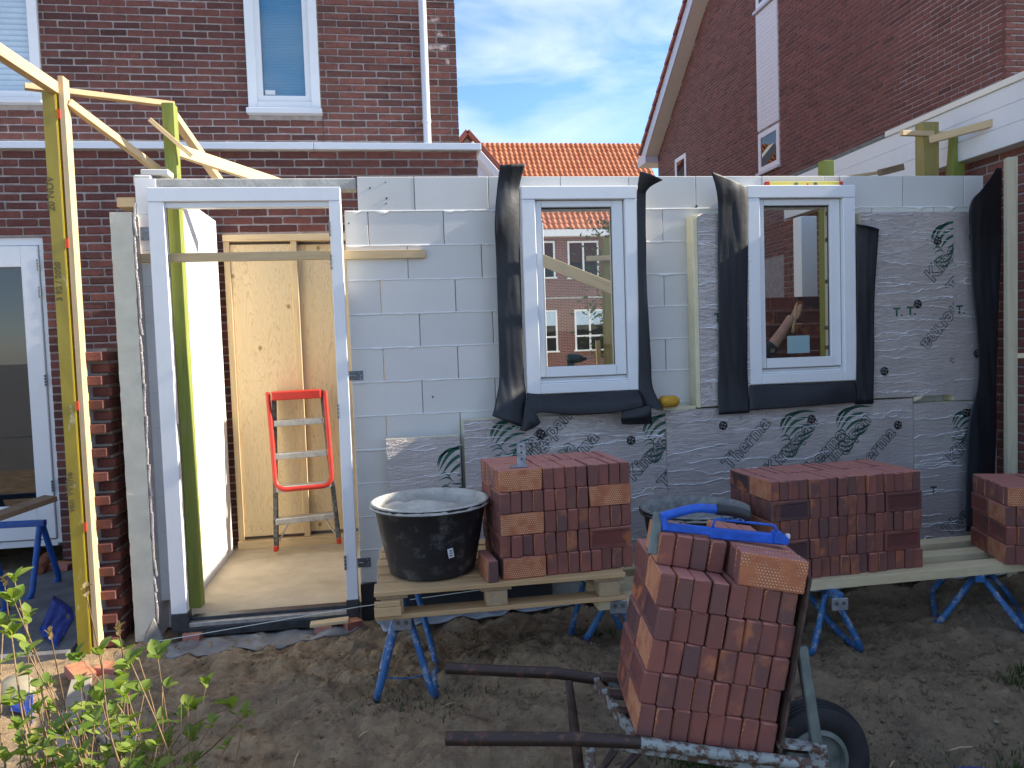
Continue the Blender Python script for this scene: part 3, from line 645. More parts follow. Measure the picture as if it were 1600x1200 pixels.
far_window(847, 868, 377, 433, 1); far_window(886, 936, 377, 433, 2, None); far_window(848, 872, 485, 548, 1, .32); far_window(897, 946, 484, 545, 2, .32); far_window(790, 812, 484, 548, 1, .32); far_window(975, 1000, 484, 548, 1, .32)
b = MB(); b.bb(X0, X1, FY - .02, FY, at(880, 467, FY).z, at(880, 465, FY).z + .02); b.build('string_course', M['mortar_wet'], fh)
# the pointed gable peeping over the roof edge, and the white verge beside it
ph = thing('pointed_gable', 'small pointed tiled gable peeping over the left flat roof edge', 'house', (-1.5, 24, 0))
a = at(729, 209, 24); b = MB(); hw = 1.5; b.poly([(a.x - hw, 24, a.z - .12 - hw * 1.15), (a.x + hw, 24, a.z - .12 - hw * 1.15), (a.x, 24, a.z - .12)], (0, 4, 0)); b.bb(a.x - hw, a.x + hw, 24.01, 28, 0, a.z - hw * 1.15); b.build('wall', M['white'], ph)
for s in (-1, 1):
    b = MB(); b.bar((a.x, 23.9, a.z), (a.x + s * hw, 23.9, a.z - hw * 1.15), .5, .14, .01); b.build('roof_edge', M['tile2'], ph)
b = MB(); p0, p1 = at(745, 240, 20), at(784, 284, 20); b.bar(p0 + (p0 - p1) * .3, p1 + (p1 - p0) * 1.5, .3, .20, .01); b.bar(p1 + (p1 - p0) * 1.5, V((p1.x + (p1.x - p0.x) * 1.5, 20, 0)), .2, .2, .01, (0, 1, 0))
b.solo('verge_board', M['white'], 'white sloping verge board beyond the end of the left flat roof', 'roof board')
# garden tree seen through the left window
tr = thing('garden_tree', 'slim leafy tree seen through the left-hand window', 'tree', (at(952, 480, 13).x, 13, 0)); tx = tr.location.x
b = MB(); b.tube([(tx, 13, 0), (tx + .05, 13, 2), (tx - .05, 13, 3.3)], [.06, .045, .02], 8); b.build('trunk', M['bark'], tr)
b = MB()
for i in range(1500):
    c = V((tx + R.gauss(.1, .26), 13 + R.gauss(0, .4), R.uniform(1.3, 3.7))); 
    if noise.noise(c * 2.5) < -.12: continue
    u = V((R.uniform(-1, 1), R.uniform(-1, 1), R.uniform(-1, 1))).normalized(); q = u.orthogonal().normalized(); s = R.uniform(.03, .06)
    b.add([c - u * s, c + q * s * .5, c + u * s, c - q * s * .5], [(0, 1, 2, 3)])
tag(b.build('foliage', M['treeleaf'], tr), kind='stuff')

# ------------------------------------------------------------------ annexe: block front wall
WY = 4.627; TOP = 2.62
W1 = (.80, 1.44, 1.34, 2.50); W2 = (2.205, 2.85, 1.34, 2.50)
bw = thing('block_wall', 'pale sand-lime block front wall of the unfinished annexe, between door and right end', 'wall', (1.8, 4.68, 0))
def sub(s, e, a, b):
    if b <= s or a >= e: return [(s, e)]
    return ([(s, a)] if a - s > .02 else []) + ([(b, e)] if e - b > .02 else [])
XL, XR = -.262, 3.885
sections = [(XL, 1.46, .15), (1.46, 2.75, 1.89), (2.75, XR, 3.30)]
glue = MB()
def drip(x0, x1, z, Y, big):
    """a glue joint: a thin line with squeezed-out lips, standing a little proud"""
    x = x0; top = []; bot = []
    while x < x1:
        d = .004 + (.014 * abs(noise.noise(V((x * 7, z * 31, 0)))) + (.045 * max(0, noise.noise(V((x * 13, z * 17, 4))) - .22))) * big
        top.append((x, z + .0025)); bot.append((x, z - d)); x += .016
    top.append((x1, z + .0025)); bot.append((x1, z - .004))
    for i in range(len(top) - 1):
        y = Y - .004
        glue.add([(top[i][0], y, top[i][1]), (top[i + 1][0], y, top[i + 1][1]), (bot[i + 1][0], y, bot[i + 1][1]), (bot[i][0], y, bot[i][1]), (top[i][0], Y + .002, top[i][1] + .001), (top[i + 1][0], Y + .002, top[i + 1][1] + .001), (bot[i + 1][0], Y + .002, bot[i + 1][1] - .001), (bot[i][0], Y + .002, bot[i][1] - .001)], [(0, 3, 2, 1), (0, 1, 5, 4), (3, 7, 6, 2)])
for r_ in range(12):
    z1 = TOP - .2 * r_; z0 = z1 - .2; zc = (z0 + z1) / 2
    for (sx0, sx1, off) in sections:
        o_ = off + (0 if r_ % 2 == 0 else -.22) + (-.055 if (r_ in (1, 2) and off < 1) else 0)
        if off < 1 and r_ in (7, 8): o_ = off - .22
        js = [sx0] + [o_ + .44 * k for k in range(-4, 14) if sx0 + .03 < o_ + .44 * k < sx1 - .03] + [sx1]
        for a, b in zip(js, js[1:]):
            if r_ == 0: a = max(a, -.181)
            sp = [(a, b)]
            for wx in (W1, W2):
                if wx[2] < zc < wx[3]: sp = [q for s in sp for q in sub(*s, wx[0], wx[1])]
            for s, e in sp:
                if e - s < .03: continue
                m = MB(); m.box(((s + e) / 2, WY + .05 + R.uniform(-.0012, .0012), zc), (e - s - .0035, .1, .197), None, .003)
                m.build('block', M['block'], bw)
    if r_:
      spans = [(XL + .005, XR)]
      for wx in (W1, W2):
        if wx[2] - .01 < z1 < wx[3] + .01: spans = [q for s in spans for q in sub(*s, wx[0] - .03, wx[1] + .03)]
      for sp_ in spans: drip(*sp_, z1, WY, (1.0 if r_ in (1, 2, 6) else .45) * (1 if r_ < 9 else .3))
glue.build('glue_joint', M['glue'], bw, True, fix=False)
# small black marks and dabs of glue on the faces
b = MB()
for px, py, s in ((578, 294, .006), (604, 310, .007), (603, 318, .005), (545, 349, .005), (602, 285, .004), (676, 620, .006), (1088, 323, .01)):
    p = at(px, py, WY); b.box((p.x, WY - .001, p.z), (s * 1.3, .004, s * 1.8), Matrix.Rotation(.5, 3, 'Y'))
b.build('chip', M['print'], bw)
b = MB(); b.bb(-1.395, -.185, 4.632, 4.73, 2.545, 2.612, .006); b.build('lintel', M['mortar_wet'], bw)
b = MB(); b.bb(-.262, XR, 4.66, 4.72, -.1, .22); b.build('wall_footing', M['mortar_wet'], bw)
b = MB(); b.bb(-.262, .9, WY - .012, WY + .01, -.02, .215); b.v = [p + V((0, R.uniform(-.01, .004), 0)) for p in b.v]
b.solo('black_membrane', M['black'], 'black plastic damp-proof sheet along the foot of the block wall beside the door', 'membrane')
def tie(px, py):
    p = at(px, py, WY - .003); b = MB(); b.box(p, (.085, .004, .055), None, .001); o = b.build('frame_anchor', M['darkgalv'], bw)
    c = MB(); c.tube([p + V((-.04, -.006, 0)), p + V((.0, -.008, .002))], .004, 6)
    for dx, dz in ((.025, .016), (.025, -.016), (.03, 0)): c.tube([p + V((dx, -.001, dz)), p + V((dx, -.005, dz))], .004, 6)
    c.build('anchor_rod', M['galv'], o)
tie(556, 587); tie(568, 879)

# side wall to the left of the doorway, running back to the house
lw = thing('side_wall', 'sunlit white block side wall inside the doorway, at left', 'wall', (-1.35, 5.4, 0))
for r_ in range(13):
    z1 = TOP - .01 - .2 * r_; y = 4.627 if r_ < 12 else 4.74
    k = 0
    while y < 6.1:
        ln = (.44 if (k or r_ % 2) else .22); y2 = min(y + ln, 6.1)
        m = MB(); m.box((-1.345 + R.uniform(-.0006, .0006), (y + y2) / 2, z1 - .1), (.11, y2 - y - .001, .199), None, .001)
        m.build('block', M['block_white'], lw); y = y2; k += 1
m = MB(); m.bb(-1.37, -1.22, 4.635, 4.74, 2.632, 2.665, .005); m.box((-1.36, 4.68, 2.60), (.10, .1, .07), None, .01); m.build('top_block', M['block'], lw)
p = at(226, 365, 4.62); b = MB(); b.box((p.x, 4.622, p.z), (.06, .004, .075), None, .001); b.build('metal_plate', M['galv'], lw)

# door frame
DX0, DX1, DY0, DY1 = -1.308, -.272, 4.515, 4.597
df = thing('door_frame', 'white wooden door frame without a door, standing in front of the block wall', 'door frame', (-.79, 4.57, .08))
def profile_jamb(x0, x1, z0, z1, flip):
    b = MB(); t = x1 - x0
    b.bb(x0, x1, DY0, DY0 + .055, z0, z1, .003)
    (b.bb(x0, x1 - .017, DY0 + .055, DY1, z0, z1, .002) if not flip else b.bb(x0 + .017, x1, DY0 + .055, DY1, z0, z1, .002)); return b
jl = profile_jamb(DX0, DX0 + .085, .16, 2.46, False).build('jamb', M['white'], df); jr = profile_jamb(DX1 - .066, DX1, .16, 2.46, True).build('jamb', M['white'], df)
b = MB(); b.bb(DX0, DX1, DY0 - .001, DY1, 2.461, 2.538, .003); b.bb(DX0 + .06, DX1 - .05, DY0 + .02, DY1 - .01, 2.43, 2.461, .002); b.build('head', M['white'], df)
for x0, x1 in ((DX0 - .002, DX0 + .09), (DX1 - .07, DX1 + .002)):
    b = MB(); b.bb(x0, x1, DY0 - .003, DY1, .055, .159, .002); b.build('jamb_foot', M['threshold'], df)
b = MB(); b.bb(DX0 + .03, DX1 - .02, DY0 - .004, DY1 - .02, .02, .075, .004); b.bb(DX0 + .09, DX1 - .07, DY0 + .045, DY1 + .03, .075, .118, .003); th = b.build('threshold', M['threshold'], df)
b = MB(); b.bb(DX0 + .09, DX1 - .07, DY0 + .004, DY0 + .044, .0755, .10, .002); b.build('threshold_strip', M['alu'], th)
for px, py in ((517, 358), (520, 410), (528, 643), (538, 880)):
    p = at(px, py, DY0 - .002); b = MB()
    for q in range(4): b.tube([(DX1 - .066, DY0 - .003, p.z - .04 + q * .022), (DX1 - .066, DY0 - .003, p.z - .04 + q * .022 + .018)], .0065, 8)
    b.build('hinge', M['darkgalv'], jr)
for px, py, h in ((265, 680, .12), (253, 415, .12), (280, 905, .14)):
    p = at(px, py, DY0); b = MB(); b.bb(DX0 + .0851, DX0 + .088, DY0 + .02, DY0 + .036, p.z - h / 2, p.z + h / 2); b.build('strike_plate', M['darkgalv'], jl)

# window frames set in the block wall
def annexe_window(label, x0, x1, z0, z1):
    Y = 4.507; o = thing('window', label, 'window', ((x0 + x1) / 2, Y, z0), 'new white windows in the block wall')
    b = MB(); t = .082
    b.bb(x0, x0 + t, Y, 4.70, z0, z1 - .078, .004); b.bb(x1 - t, x1, Y, 4.70, z0, z1 - .078, .004); b.bb(x0, x1, Y - .0015, 4.70, z1 - .077, z1, .004); b.bb(x0 + t, x1 - t, Y + .0, 4.70, z0, z0 + .062, .004)
    b.build('frame', M['white'], o)
    b = MB(); b.bb(x0 + t, x1 - t, Y + .055, 4.69, z0 + .063, z0 + .09, .003); b.bb(x0 + t, x1 - t, Y + .02, Y + .054, z0 + .063, z0 + .075, .002); b.build('sill_bar', M['white'], o)
    s = MB(); a, c, d, e = x0 + t + .004, x1 - t - .004, z0 + .098, z1 - .08; q = .038; ys = Y + .032; ye = Y + .10
    s.bb(a, a + q, ys, ye, d, e, .003); s.bb(c - q - .03, c, ys, ye, d, e, .003); s.bb(a + q, c - q - .03, ys, ye, e - q, e, .003); s.bb(a + q, c - q - .03, ys - .01, ye, d, d + .06, .003)
    so = s.build('sash', M['white'], o)
    g = MB(); g.bb(a + q, c - q - .03, ys + .028, ys + .034, d + .06, e - q); g.build('pane', M['glass'], so)
    h = MB(); h.bb(a + q, c - q - .03, ys + .02, ys + .027, e - q - .008, e - q); h.bb(c - q - .034, c - q - .03, ys + .02, ys + .027, d + .06, e - q); h.build('glazing_seal', M['black'], so)
    return o, so
w1, s1 = annexe_window('white window at centre with the street houses and a drill seen through it', .766, 1.475, 1.312, 2.537)
w2, s2 = annexe_window('white window at right with a pale blue sticker on its pane', 2.17, 2.888, 1.312, 2.537)
p0, p1 = at(1230, 525, 4.58), at(1265, 551, 4.58)
b = MB(); b.bb(p0.x, p1.x, 4.579, 4.581, p1.z, p0.z); b.build('sticker', M['sticker'], s2)
for px, py in ((1293, 334), (1292, 375), (1292, 440), (1290, 512), (1291, 543), (1207, 548)):
    p = at(px, py, 4.58); b = MB(); b.bb(p.x - .012, p.x + .012, 4.574, 4.584, p.z - .012, p.z + .012); b.build('glazing_block', M['brown_plank'], s2)

# ------------------------------------------------------------------ insulation boards with printed foil
IY = 4.517
def clip_rect(me, x0, x1, z0, z1):
    bm = bmesh.new(); bm.from_mesh(me)
    for co, no in (((x0, 0, 0), (1, 0, 0)), ((x1, 0, 0), (-1, 0, 0)), ((0, 0, z0), (0, 0, 1)), ((0, 0, z1), (0, 0, -1))):
        bmesh.ops.bisect_plane(bm, geom=bm.verts[:] + bm.edges[:] + bm.faces[:], plane_co=co, plane_no=no, clear_inner=True)
    n_ = len(bm.faces); bm.to_mesh(me); bm.free(); return n_
dg = None
def text_mesh(body, size, outline=True):
    c = bpy.data.curves.new('lettering', 'FONT'); c.body = body; c.size = size; c.align_x = 'LEFT'; c.space_character = 1.06; c.resolution_u = 3
    if outline: c.fill_mode = 'NONE'; c.bevel_depth = .0023; c.bevel_resolution = 0; c.offset = .0035
    else: c.extrude = .0008; c.offset = .002
    o = bpy.data.objects.new('lettering', c); COL.objects.link(o); bpy.context.view_layer.update()
    me = bpy.data.meshes.new_from_object(o.evaluated_get(bpy.context.evaluated_depsgraph_get())); bpy.data.objects.remove(o); bpy.data.curves.remove(c); return me
TXT = {}
def print_text(board, rect, body, px, py, size, ang, Y, outline=True, mat='print'):
    key = (body, size, outline)
    if key not in TXT: TXT[key] = text_mesh(*key)
    me = TXT[key].copy(); p = at(px, py, Y)
    me.transform(Matrix.Translation((p.x, Y - .0012, p.z)) @ Matrix.Rotation(-rad(ang), 4, 'Y') @ Matrix.Rotation(math.pi / 2, 4, 'X'))
    if not clip_rect(me, *rect): return
    me.materials.clear(); me.materials.append(M[mat]); me.transform(Matrix.Translation(-org(board)))
    o = link(bpy.data.objects.new('lettering', me)); o.parent = board; ORG[o.name] = org(board)
def crescent(p, q, bend, wd):
    p = V((p[0], 0, p[1])); q = V((q[0], 0, q[1])); d = q - p; nrm = V((-d.z, 0, d.x)); top = []; bot = []
    for k in range(9):
        t = k / 8; b = math.sin(math.pi * t); c = p + d * t + nrm * bend * b; w_ = wd * (math.sin(math.pi * min(1, t * 1.0)) ** .7)
        top.append(c + nrm.normalized() * w_ * .5); bot.append(c - nrm.normalized() * w_ * .5)
    return top + bot[-2:0:-1]
LION = [((-.115, .00), (.13, .125), .24, .022), ((-.10, -.02), (.12, .085), .20, .020), ((-.065, -.03), (.10, .045), .16, .018), ((-.12, .02), (.03, .125), .26, .016), ((-.125, .03), (-.03, .115), .22, .012),
        ((-.02, -.03), (.12, .02), -.05, .016), ((-.01, -.055), (.10, -.005), -.10, .014), ((-.125, -.03), (-.05, -.045), .35, .010), ((-.12, -.055), (-.03, -.07), .30, .008), ((-.10, -.07), (-.05, -.055), -.3, .006),
        ((-.05, -.07), (.05, -.02), -.25, .014), ((-.12, -.10), (.03, -.06), -.25, .012), ((-.13, -.125), (-.04, -.10), .3, .008), ((-.10, -.135), (.0, -.10), -.3, .014), ((-.125, -.095), (-.13, -.135), .5, .006)]
def emblem(board, rect, px, py, sc, Y, rot=0):
    p = at(px, py, Y); b = MB()
    for a in LION:
        b.poly([q * sc for q in crescent(*a)], (0, .0007, 0))
    Mx = Matrix.Rotation(rad(-rot), 3, 'Y'); b.v = [Mx @ v_ + V((p.x, Y - .0012, p.z)) for v_ in b.v]
    me = b.mesh('emblem', M['green_print'], False, V((0, 0, 0)), False)
    if not clip_rect(me, *rect): return
    me.transform(Matrix.Translation(-org(board))); o = link(bpy.data.objects.new('emblem', me)); o.parent = board; ORG[o.name] = org(board)
def board(label, x0, x1, z0, z1, Y=IY, th=.105, creases=6):
    o = thing('insulation_board', label, 'insulation board', ((x0 + x1) / 2, Y, z0), 'foil-faced insulation boards on the block wall')
    b = MB(); b.bb(x0, x1, Y + .003, Y + th, z0, z1); b.build('foam_core', M['pir'], o)
    f = MB(); nx_, nz_ = max(2, int((x1 - x0) / .03)), max(2, int((z1 - z0) / .03)); q0 = len(f.v)
    for j in range(nz_ + 1):
        for i in range(nx_ + 1):
            x = x0 + (x1 - x0) * i / nx_; z = z0 + (z1 - z0) * j / nz_; e = 0 if i in (0, nx_) or j in (0, nz_) else 1
            f.v.append(V((x, Y - .0015 * e * noise.noise(V((x * 6, 3, z * 18))), z)))
    for j in range(nz_):
        for i in range(nx_): a = j * (nx_ + 1) + i; f.f.append((a, a + 1, a + nx_ + 2, a + nx_ + 1))
    f.build('foil', M['foil'], o, False, fix=False); f = MB()
    # raised creases that wander across the sheet
    for c in range(int(creases * 2.4)):
        z = z0 + (z1 - z0) * R.random(); x = x0 + R.choice((0, R.random() * .7)) * (x1 - x0); xe = min(x1, x + R.uniform(.2, 1.) ** 1.5 * (x1 - x0) + .1); pts = []
        while x < xe:
            pts.append((x, z)); x += R.uniform(.014, .04); z += R.uniform(-.008, .008) + (R.uniform(-.015, .02) if R.random() < .12 else 0)
        pts = [(a_, b_) for a_, b_ in pts if z0 + .01 < b_ < z1 - .01]
        for k in range(len(pts) - 1):
            (a_, b_), (c_, d_) = pts[k], pts[k + 1]; h = R.uniform(.0012, .0034); h2 = R.uniform(.0008, .0022)
            f.add([(a_, Y - .001, b_ - h2), (c_, Y - .001, d_ - h2), (c_, Y - .005, d_), (a_, Y - .005, b_), (c_, Y - .001, d_ + h), (a_, Y - .001, b_ + h)], [(0, 1, 2, 3), (3, 2, 4, 5)])
    if f.v: tag(f.build('creases', M['crease'], o, False, fix=False), kind='stuff')
    return o, (x0 + .002, x1 - .002, z0 + .002, z1 - .002)
def bx(px0, px1, py0, py1, Y=IY):
    a = at(px0, py0, Y); b_ = at(px1, py1, Y); return a.x, b_.x, b_.z, a.z
x0, x1, _, z1 = bx(603, 720, 686, 760)
ba, ra = board('small square insulation board standing behind the left mortar tub', x0, x1 + .002, .24, z1, IY - .01, .06, 4)
xa, xb, _, zt = bx(724, 1010, 652, 760)
bb_, rb = board('wide low insulation board below the left window', xa, 1.62, .24, 1.175, IY, .105, 9)
bc, rc = board('wide low insulation board below the right window', 1.623, at(1427, 640, IY).x - .004, .24, 1.178, IY, .105, 9)
xc0, xc1 = at(1084, 400, IY - .008).x, 2.2
bd, rd = board('narrow upright insulation strip left of the right-hand window', xc0 + .028, xc1, 1.19, at(1100, 334, IY).z, IY - .008, .11, 14)
b = MB(); b.bb(xc0, xc0 + .028, IY - .006, WY - .002, 1.185, at(1085, 336, IY).z, .003); b.build('foam_edge', M['pir'], bd)
b = MB(); b.bb(1.60, xc0 - .001, IY + .004, WY - .002, 1.1775, 1.195, .002); b.solo('foam_ledge', M['pir'], 'cream foam ledge under the bare blocks between the windows', 'ledge')
xe0, xe1 = 2.93, at(1490, 450, IY).x
be, re_ = board('tall insulation board with upright green lion print right of the right-hand window', xe0, xe1, 1.19, at(1400, 331, IY).z, IY, .105, 13)
bf, rff = board('narrow pale insulation strip between the tall board and the black end flap', xe1 + .004, 3.88, 1.15, at(1500, 331, IY).z, IY + .004, .10, 7)
bg, rg = board('lower right insulation board with a torn cream corner', at(1427, 640, IY).x, 3.88, .24, at(1440, 618, IY).z - .05, IY - .004, .105, 8)
p = at(1427, 621, IY - .006); b = MB(); b.poly([(p.x, IY - .008, p.z), (p.x + .07, IY - .008, p.z + .012), (p.x + .05, IY - .008, p.z - .012), (p.x + .005, IY - .008, p.z - .026)], (0, .003, 0)); b.build('torn_corner', M['pir'], bg)
K, T = 'Kingspan', 'Therma'; S1, S2 = .118, .118
for brd, rect, lx, ly, kx, ky, tx_, ty in ((bb_, rb, 798, 690, 775, 765, 830, 775), (bb_, rb, 1035, 682, 990, 752, 1040, 766), (bc, rc, 1247, 676, 1206, 742, 1258, 752), (bc, rc, 1334, 668, 1290, 738, 1338, 748)):
    Y = IY; emblem(brd, rect, lx, ly, 1.0, Y); print_text(brd, rect, K, kx, ky, S1, 45, Y); print_text(brd, rect, T, tx_, ty, S2, 45, Y)
print_text(bb_, rb, K, 815, 738, S1, 45, IY); print_text(bb_, rb, T, 868, 760, S2, 45, IY); print_text(bc, rc, T, 1140, 735, S2, 45, IY)
emblem(ba, ra, 718, 735, 1.05, IY - .01)
emblem(be, re_, 1482, 380, .95, IY, 8); print_text(be, re_, K, 1458, 442, .135, 47, IY); print_text(be, re_, T, 1492, 462, .135, 47, IY)
print_text(be, re_, T, 1505, 455, .135, 227, IY); print_text(be, re_, K, 1560, 470, .135, 227, IY)
for brd, rect, px, py, Y in ((be, re_, 1396, 494, IY), (be, re_, 1417, 492, IY), (bf, rff, 1494, 490, IY + .004), (bd, rd, 1116, 503, IY - .008)): print_text(brd, rect, 'T.', px, py, .075, 0, Y, False, 'green_print')
emblem(bg, rg, 1508, 665, .75, IY - .004); print_text(bg, rg, K, 1490, 725, .12, 47, IY - .004); print_text(bg, rg, T, 1482, 838, .12, 40, IY - .004); print_text(bg, rg, 'T', 1454, 772, .07, 0, IY - .004, False, 'print')
def fixing(brd, px, py, Y, pin=False):
    p = at(px, py, Y - .004); b = MB(); b.lathe([(0, 0), (.012, .004), (.027, .002), (.027, -.003)], n=18); b.v = [V((v_.x, -v_.z, v_.y)) + p for v_ in b.v]; o = b.build('fixing_disc', M['black'], brd, True)
    c = MB()
    for k in range(4):
        a = k * math.pi / 2 + .5; q = p + V((.014 * math.cos(a), -.0032, .014 * math.sin(a))); c.box(q, (.010, .0025, .004), Matrix.Rotation(-a, 3, 'Y'))
    c.build('disc_slot', M['foil'], o)
    if pin: c = MB(); c.tube([p + V((0, -.003, 0)), p + V((.075, -.03, 0))], .0022, 6); c.build('pin', M['label'], o)
for a in ((bb_, 845, 678, IY), (bb_, 986, 688, IY), (bc, 1130, 665, IY), (bc, 1268, 655, IY), (bc, 1403, 664, IY), (be, 1382, 580, IY), (be, 1434, 475, IY), (be, 1465, 376, IY), (bf, 1520, 370, IY + .004, True), (bf, 1527, 552, IY + .004, True), (bg, 1509, 645, IY - .004)): fixing(*a)

# ------------------------------------------------------------------ black rubber sheets round the windows
def sheet(rows, nu=16, amp=.0045, sd=0):
    """rows: (left, right, bulge) points in place; a loft with folds, 2.5 mm thick"""
    ctl = []
    for l, r_, bl in rows: ctl.append((V(l), V(r_), bl))
    Ls = curve_pts([c[0] for c in ctl], 5); Rs = curve_pts([c[1] for c in ctl], 5); n_ = len(Ls); b = MB()
    for j in range(n_):
        t = j / (n_ - 1) * (len(ctl) - 1); k = min(int(t), len(ctl) - 2); bl = ctl[k][2] + (ctl[k + 1][2] - ctl[k][2]) * (t - k)
        for i in range(nu + 1):
            u = i / nu; p = Ls[j].lerp(Rs[j], u); p.y -= .55 * bl * math.sin(math.pi * u) + amp * (1.2 * noise.noise(V((p.x * 11 + sd, p.z * 3.5, sd))) + .9 * noise.noise(V((p.x * 30, p.z * 5 + p.x * 9, sd)))); b.v.append(p)
    for j in range(n_ - 1):
        for i in range(nu): a = j * (nu + 1) + i; b.f.append((a, a + 1, a + nu + 2, a + nu + 1))
    return b
def thick(o, t=.0025):
    md = o.modifiers.new('thickness', 'SOLIDIFY'); md.thickness = t; md.offset = 0; o.data.shade_smooth(); return o
def membrane(name, label, pieces, loc):
    o = thing(name, label, 'rubber sheet', loc)
    for i, (nm, rows, kw) in enumerate(pieces):
        thick(sheet(rows, **kw).build(nm, M['rubber'], o, True, fix=False))
    return o
def row(l, r_, Yl, Yr, bl): return (at(*l, Yl), at(*r_, Yr), bl)
a, c = 4.50, 4.585
membrane('window_membrane', 'black rubber sheet hanging in folds round the centre window', [
    ('left_flap', [row((781, 258), (821, 256), 4.44, 4.46, .02), row((777, 292), (812, 290), 4.47, 4.505, .02), row((773, 345), (812, 318), 4.45, 4.51, .03), row((775, 400), (813, 400), a, 4.51, .012), row((778, 500), (816, 500), 4.5, 4.51, .012), row((780, 590), (819, 590), 4.5, 4.51, .015), row((775, 625), (822, 618), 4.46, 4.505, .03), row((769, 650), (818, 668), 4.42, 4.45, .04)], dict(sd=1)),
    ('right_flap', [row((1000, 268), (1036, 281), 4.44, 4.40, .03), row((996, 293), (1012, 296), 4.48, 4.46, .01), row((995, 320), (1009, 322), 4.5, 4.49, .006), row((997, 450), (1011, 450), 4.5, 4.49, .006), row((998, 560), (1017, 560), 4.5, 4.49, .01), row((998, 600), (1020, 605), 4.5, 4.48, .015), row((1000, 625), (1036, 637), 4.49, 4.44, .02), row((1000, 636), (1037, 640), 4.49, 4.43, .02)], dict(sd=2)),
    ('bottom_flap', [row((823, 614), (826, 660), 4.50, 4.43, .02), row((845, 616), (842, 645), 4.505, 4.45, .03), row((880, 616), (885, 648), 4.505, 4.43, .05), row((930, 613), (935, 647), 4.505, 4.42, .05), row((975, 610), (978, 642), 4.505, 4.41, .06), row((997, 609), (1006, 634), 4.50, 4.42, .03)], dict(sd=3)),
    ('folded_corner', [row((822, 620), (845, 660), 4.46, 4.44, .02), row((818, 645), (838, 666), 4.45, 4.43, .03), row((812, 672), (822, 674), 4.45, 4.43, .01)], dict(sd=4)),
    ('curled_corner', [row((972, 642), (1017, 632), 4.42, 4.43, .03), row((970, 654), (1018, 648), 4.40, 4.40, .05), row((972, 663), (1019, 662), 4.44, 4.44, .04)], dict(sd=5))], (1.1, 4.45, 1.1))
membrane('window_membrane', 'black rubber sheet laid flat round the right-hand window', [
    ('left_flap', [row((1111, 268), (1166, 292), 4.43, 4.5, .02), row((1120, 300), (1168, 296), 4.45, 4.505, .03), row((1122, 340), (1169, 340), 4.48, 4.505, .012), row((1122, 450), (1168, 450), 4.49, 4.505, .006), row((1123, 560), (1168, 560), 4.49, 4.505, .006), row((1122, 610), (1169, 600), 4.49, 4.5, .006), row((1123, 648), (1171, 645), 4.48, 4.48, .006)], dict(sd=6, amp=.004)),
    ('right_flap', [row((1338, 350), (1374, 358), 4.48, 4.45, .03), row((1338, 370), (1372, 376), 4.50, 4.47, .015), row((1338, 480), (1366, 480), 4.505, 4.5, .004), row((1338, 560), (1366, 560), 4.505, 4.5, .004), row((1336, 632), (1365, 631), 4.50, 4.49, .008)], dict(sd=7, amp=.004)),
    ('bottom_flap', [row((1171, 602), (1171, 641), 4.505, 4.475, .01), row((1220, 601), (1222, 638), 4.505, 4.46, .02), row((1280, 599), (1282, 633), 4.505, 4.45, .035), row((1318, 597), (1320, 630), 4.505, 4.47, .01), row((1337, 597), (1339, 629), 4.505, 4.48, .01)], dict(sd=8, amp=.005))], (2.5, 4.45, 1.1))
membrane('end_flap', 'tall black rubber strip hanging at the right end of the wall', [
    ('strip', [row((1558, 262), (1565, 263), 4.40, 4.42, 0), row((1535, 295), (1565, 290), 4.40, 4.43, .01), row((1515, 321), (1564, 330), 4.42, 4.44, .03), row((1516, 380), (1564, 380), 4.46, 4.45, .015), row((1519, 450), (1561, 450), 4.47, 4.45, .01), row((1528, 540), (1558, 540), 4.46, 4.45, .01), row((1527, 600), (1557, 600), 4.46, 4.45, .01), row((1514, 660), (1557, 660), 4.45, 4.45, .015), row((1510, 740), (1555, 740), 4.44, 4.44, .02), row((1510, 830), (1554, 830), 4.43, 4.43, .02)], dict(sd=9))], (3.75, 4.45, .5))

# things on and about the windows
p = at(1049, 637, 4.46); b = MB(); b.box((p.x, 4.50, p.z + .036), (.115, .10, .066), None, .02); o = b.solo('sponge', M['yellow'], 'yellow sponge lying on the foam ledge between the windows', 'sponge', None, True)
lv = thing('spirit_level', 'yellow spirit level with a red end lying on top of the right-hand window', 'spirit level', (2.48, 4.60, 2.538))
x0, x1 = at(1198, 286, 4.60).x, at(1312, 286, 4.60).x
b = MB(); b.bb(x0, x1, 4.585, 4.612, 2.539, 2.575, .003); b.build('body', M['lvl'], lv)
for x in (x0, x1): b = MB(); b.bb(x - .012, x + .014, 4.583, 4.614, 2.538, 2.5765, .003); b.build('end_cap', M['red'], lv)
for px in (1242, 1272): x = at(px, 286, 4.6).x; b = MB(); b.tube([(x, 4.582, 2.557), (x, 4.6, 2.557)], .013, 14); b.build('vial', M['greysteel'], lv)
b = MB(); b.tube([at(1262, 288, 4.58), at(1262, 288, 4.60)], .006, 8); b.build('button', M['red'], lv)
